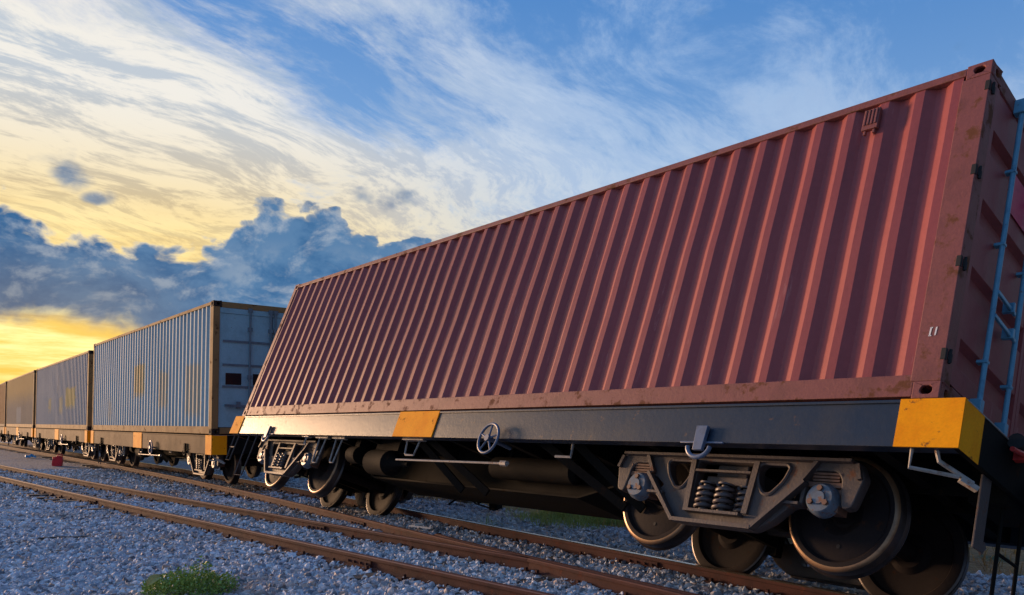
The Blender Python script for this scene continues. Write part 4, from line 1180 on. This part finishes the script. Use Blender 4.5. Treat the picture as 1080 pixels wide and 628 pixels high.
b = MB()
for i in range(520):
    s = random.uniform(-2, 34); q = D1 * s; n = verge(*(N1 * 8 + q)) + .15 + abs(random.gauss(0, 1.3)); q = N1 * n + D1 * s
    if q.y < 2: continue
    tuft(b, q.x, q.y, 16, random.uniform(.12, .30), .12)
me = b.mesh('dry_grass', weld=False); me.materials.append(M['dry']); o = bpy.data.objects.new('dry_grass', me); col.objects.link(o); o['kind'] = 'stuff'
b = MB()
for i in range(150):
    q = Vector((.1 + random.gauss(0, .55), 12.5 + random.gauss(0, .45))); tuft(b, q.x, q.y, 22, random.uniform(.14, .34), .10)
for i in range(70):
    s = random.uniform(0, 30); q = D1 * s; n = verge(*(N1 * 8 + q)) + .3 + abs(random.gauss(0, 1.0)); q = N1 * n + D1 * s
    tuft(b, q.x, q.y, 12, random.uniform(.10, .22), .1)
for i in range(16):
    s = random.uniform(12, 32); q = N2 * random.uniform(4.7, 7.0) + D2 * s; tuft(b, q.x, q.y, 8, .07, .12)
me = b.mesh('green_grass', weld=False); me.materials.append(M['green_blade']); o = bpy.data.objects.new('green_grass', me); col.objects.link(o); o['kind'] = 'stuff'


# a dry yellow leaf beside the weeds
def mkleaf(b):
    v = []
    for i in range(7):
        t = i / 6; w_ = .045 * math.sin(math.pi * (t * .9 + .05)); z = .03 + .03 * math.sin(t * 3)
        v += [(t * .15, -w_, z + .012), (t * .15, 0, z), (t * .15, w_, z + .016)]
    f = []
    for i in range(6):
        for k in range(2): f.append((i * 3 + k, i * 3 + k + 1, i * 3 + k + 4, i * 3 + k + 3))
    b.add(v, f)
M['yleaf'] = nmat('dry_yellow_leaf', (0.42, 0.36, 0.10), 0.6, dscale=12)
o = part('fallen_leaf', None, mb_of(mkleaf), [M['yleaf']], None, loc=ground_pt(-3.68, 7.02, .12), rot=(.5, -.5, .9))
tag(o, 'curled dry yellow leaf lying against the green weed clump', 'leaf')


# red canister between the tracks
def mkcan(b):
    w_, d_, h_ = .15, .11, .36
    pts = rounded([(-w_, 0), (w_, 0), (w_, h_ * .82), (w_ * .55, h_), (-w_ * .2, h_), (-w_, h_ * .62)], .05, 3)
    b.prism(pts, 'y', -d_, d_)
    b.tube([(-.02, 0, h_ - .02), (.0, 0, h_ + .05), (.12, 0, h_ + .05), (.14, 0, h_ - .02)], .018, 6)
    b.lathe([(0, .0), (0, .035), (.05, .035), (.05, 0)], (-.13, 0, h_ * .72), 'z', 10)
can = part('jerrycan', None, mb_of(mkcan), [M['plastic_red']], None, smooth=40, bevel=.015, loc=ground_pt(-17.9, 28.0), rot=(0, .05, .4))
tag(can, 'small red plastic jerrycan standing in the gravel between the two tracks', 'canister')


def crumple(name, mat, x, y, sx, sy, sz, label, cat_):
    b = MB(); n = 9; v = []
    for j in range(n):
        for i in range(n):
            u, w_ = i / (n - 1) - .5, j / (n - 1) - .5
            q = noise.noise((u * 4, w_ * 4, x)); q2 = noise.noise((u * 9, w_ * 9, x + 2))
            v.append((u * sx + .1 * sx * q2, w_ * sy + .1 * sy * q, sz * max(0, (.5 + .7 * q + .35 * q2)) * (1 - 2 * max(abs(u), abs(w_)) ** 2)))
    b.add(v, [(j * n + i, j * n + i + 1, (j + 1) * n + i + 1, (j + 1) * n + i) for j in range(n - 1) for i in range(n - 1)])
    o = part(name, None, lambda: b, [mat], None, loc=ground_pt(x, y, .02), rot=(0, 0, x))
    so_ = o.modifiers.new('thick', 'SOLIDIFY'); so_.thickness = .006
    return tag(o, label, cat_)


crumple('plastic_bag', M['plastic_blue'], -23.0, 34.2, .42, .4, .18, 'crumpled bright blue plastic bag lying in the gravel towards the tail of the train', 'plastic bag')


def mkwood(b):
    b.bar((-.22, .05, .015), (.24, -.04, .02), .05, .025); b.bar((-.12, .02, .04), (-.02, .10, .05), .04, .03)
o = part('broken_slat', None, mb_of(mkwood), [M['plastic_white']], None, bevel=.004, loc=ground_pt(-2.12, 11.35, .035), rot=(0, 0, -.5))
tag(o, 'broken white painted slat lying between the rails under the tilted wagon', 'scrap')

for k, (x, y, l, a, z, lab) in enumerate(((-3.15, 16.4, 1.3, -.35, .10, 'weathered plank lying flat on the ballast beyond the tilted wagon'), (-2.75, 16.2, 1.2, -.40, .20, 'weathered plank propped on another plank beyond the tilted wagon'),
                                      (-2.3, 15.0, 1.1, -.55, .16, 'short dark plank end tilted up beyond the tilted wagon'))):
    def mk(b, l=l): b.box(-l / 2, l / 2, -.08, .08, -.025, .025)
    o = part('plank', None, mb_of(mk), [M['timber']], None, bevel=.006, loc=ground_pt(x, y, z), rot=(0, .06 * k, a))
    tag(o, lab, 'plank', 'planks dumped beyond the track')


def mkiron(b):
    b.tube([(-.6, 0, .05), (-.2, .1, .32), (.1, .05, .12), (.55, .1, .30)], .018, 6); b.tube([(-.5, .2, .3), (.0, .1, .1), (.6, -.1, .05)], .016, 6)
    b.box(.45, .62, -.08, .08, -.02, .42)
o = part('scrap_iron', None, mb_of(mkiron), [M['under']], None, loc=ground_pt(-1.75, 14.35, 0), rot=(0, 0, -.6))
tag(o, 'twisted black scrap iron rods lying in the gravel beyond the tilted wagon', 'scrap')

# twigs and rusty scraps on the gravel
spots = [(-6.6, 10.6, .7, .3, 'thin dark stick lying on the gravel short of the empty track'), (-3.9, 9.0, .3, -.4, 'short brown twig lying on the gravel behind the green weed clump')]
for (x, y, l, a, lab) in spots:
    def mk(b, l=l): b.tube([(-l / 2, 0, .02), (-l / 6, .02, .03), (l / 5, -.01, .025), (l / 2, .03, .02)], .013, 6)
    o = part('stick', None, mb_of(mk), [M['sleeper']], None, loc=ground_pt(x, y, .01), rot=(0, 0, a)); tag(o, lab, 'stick')
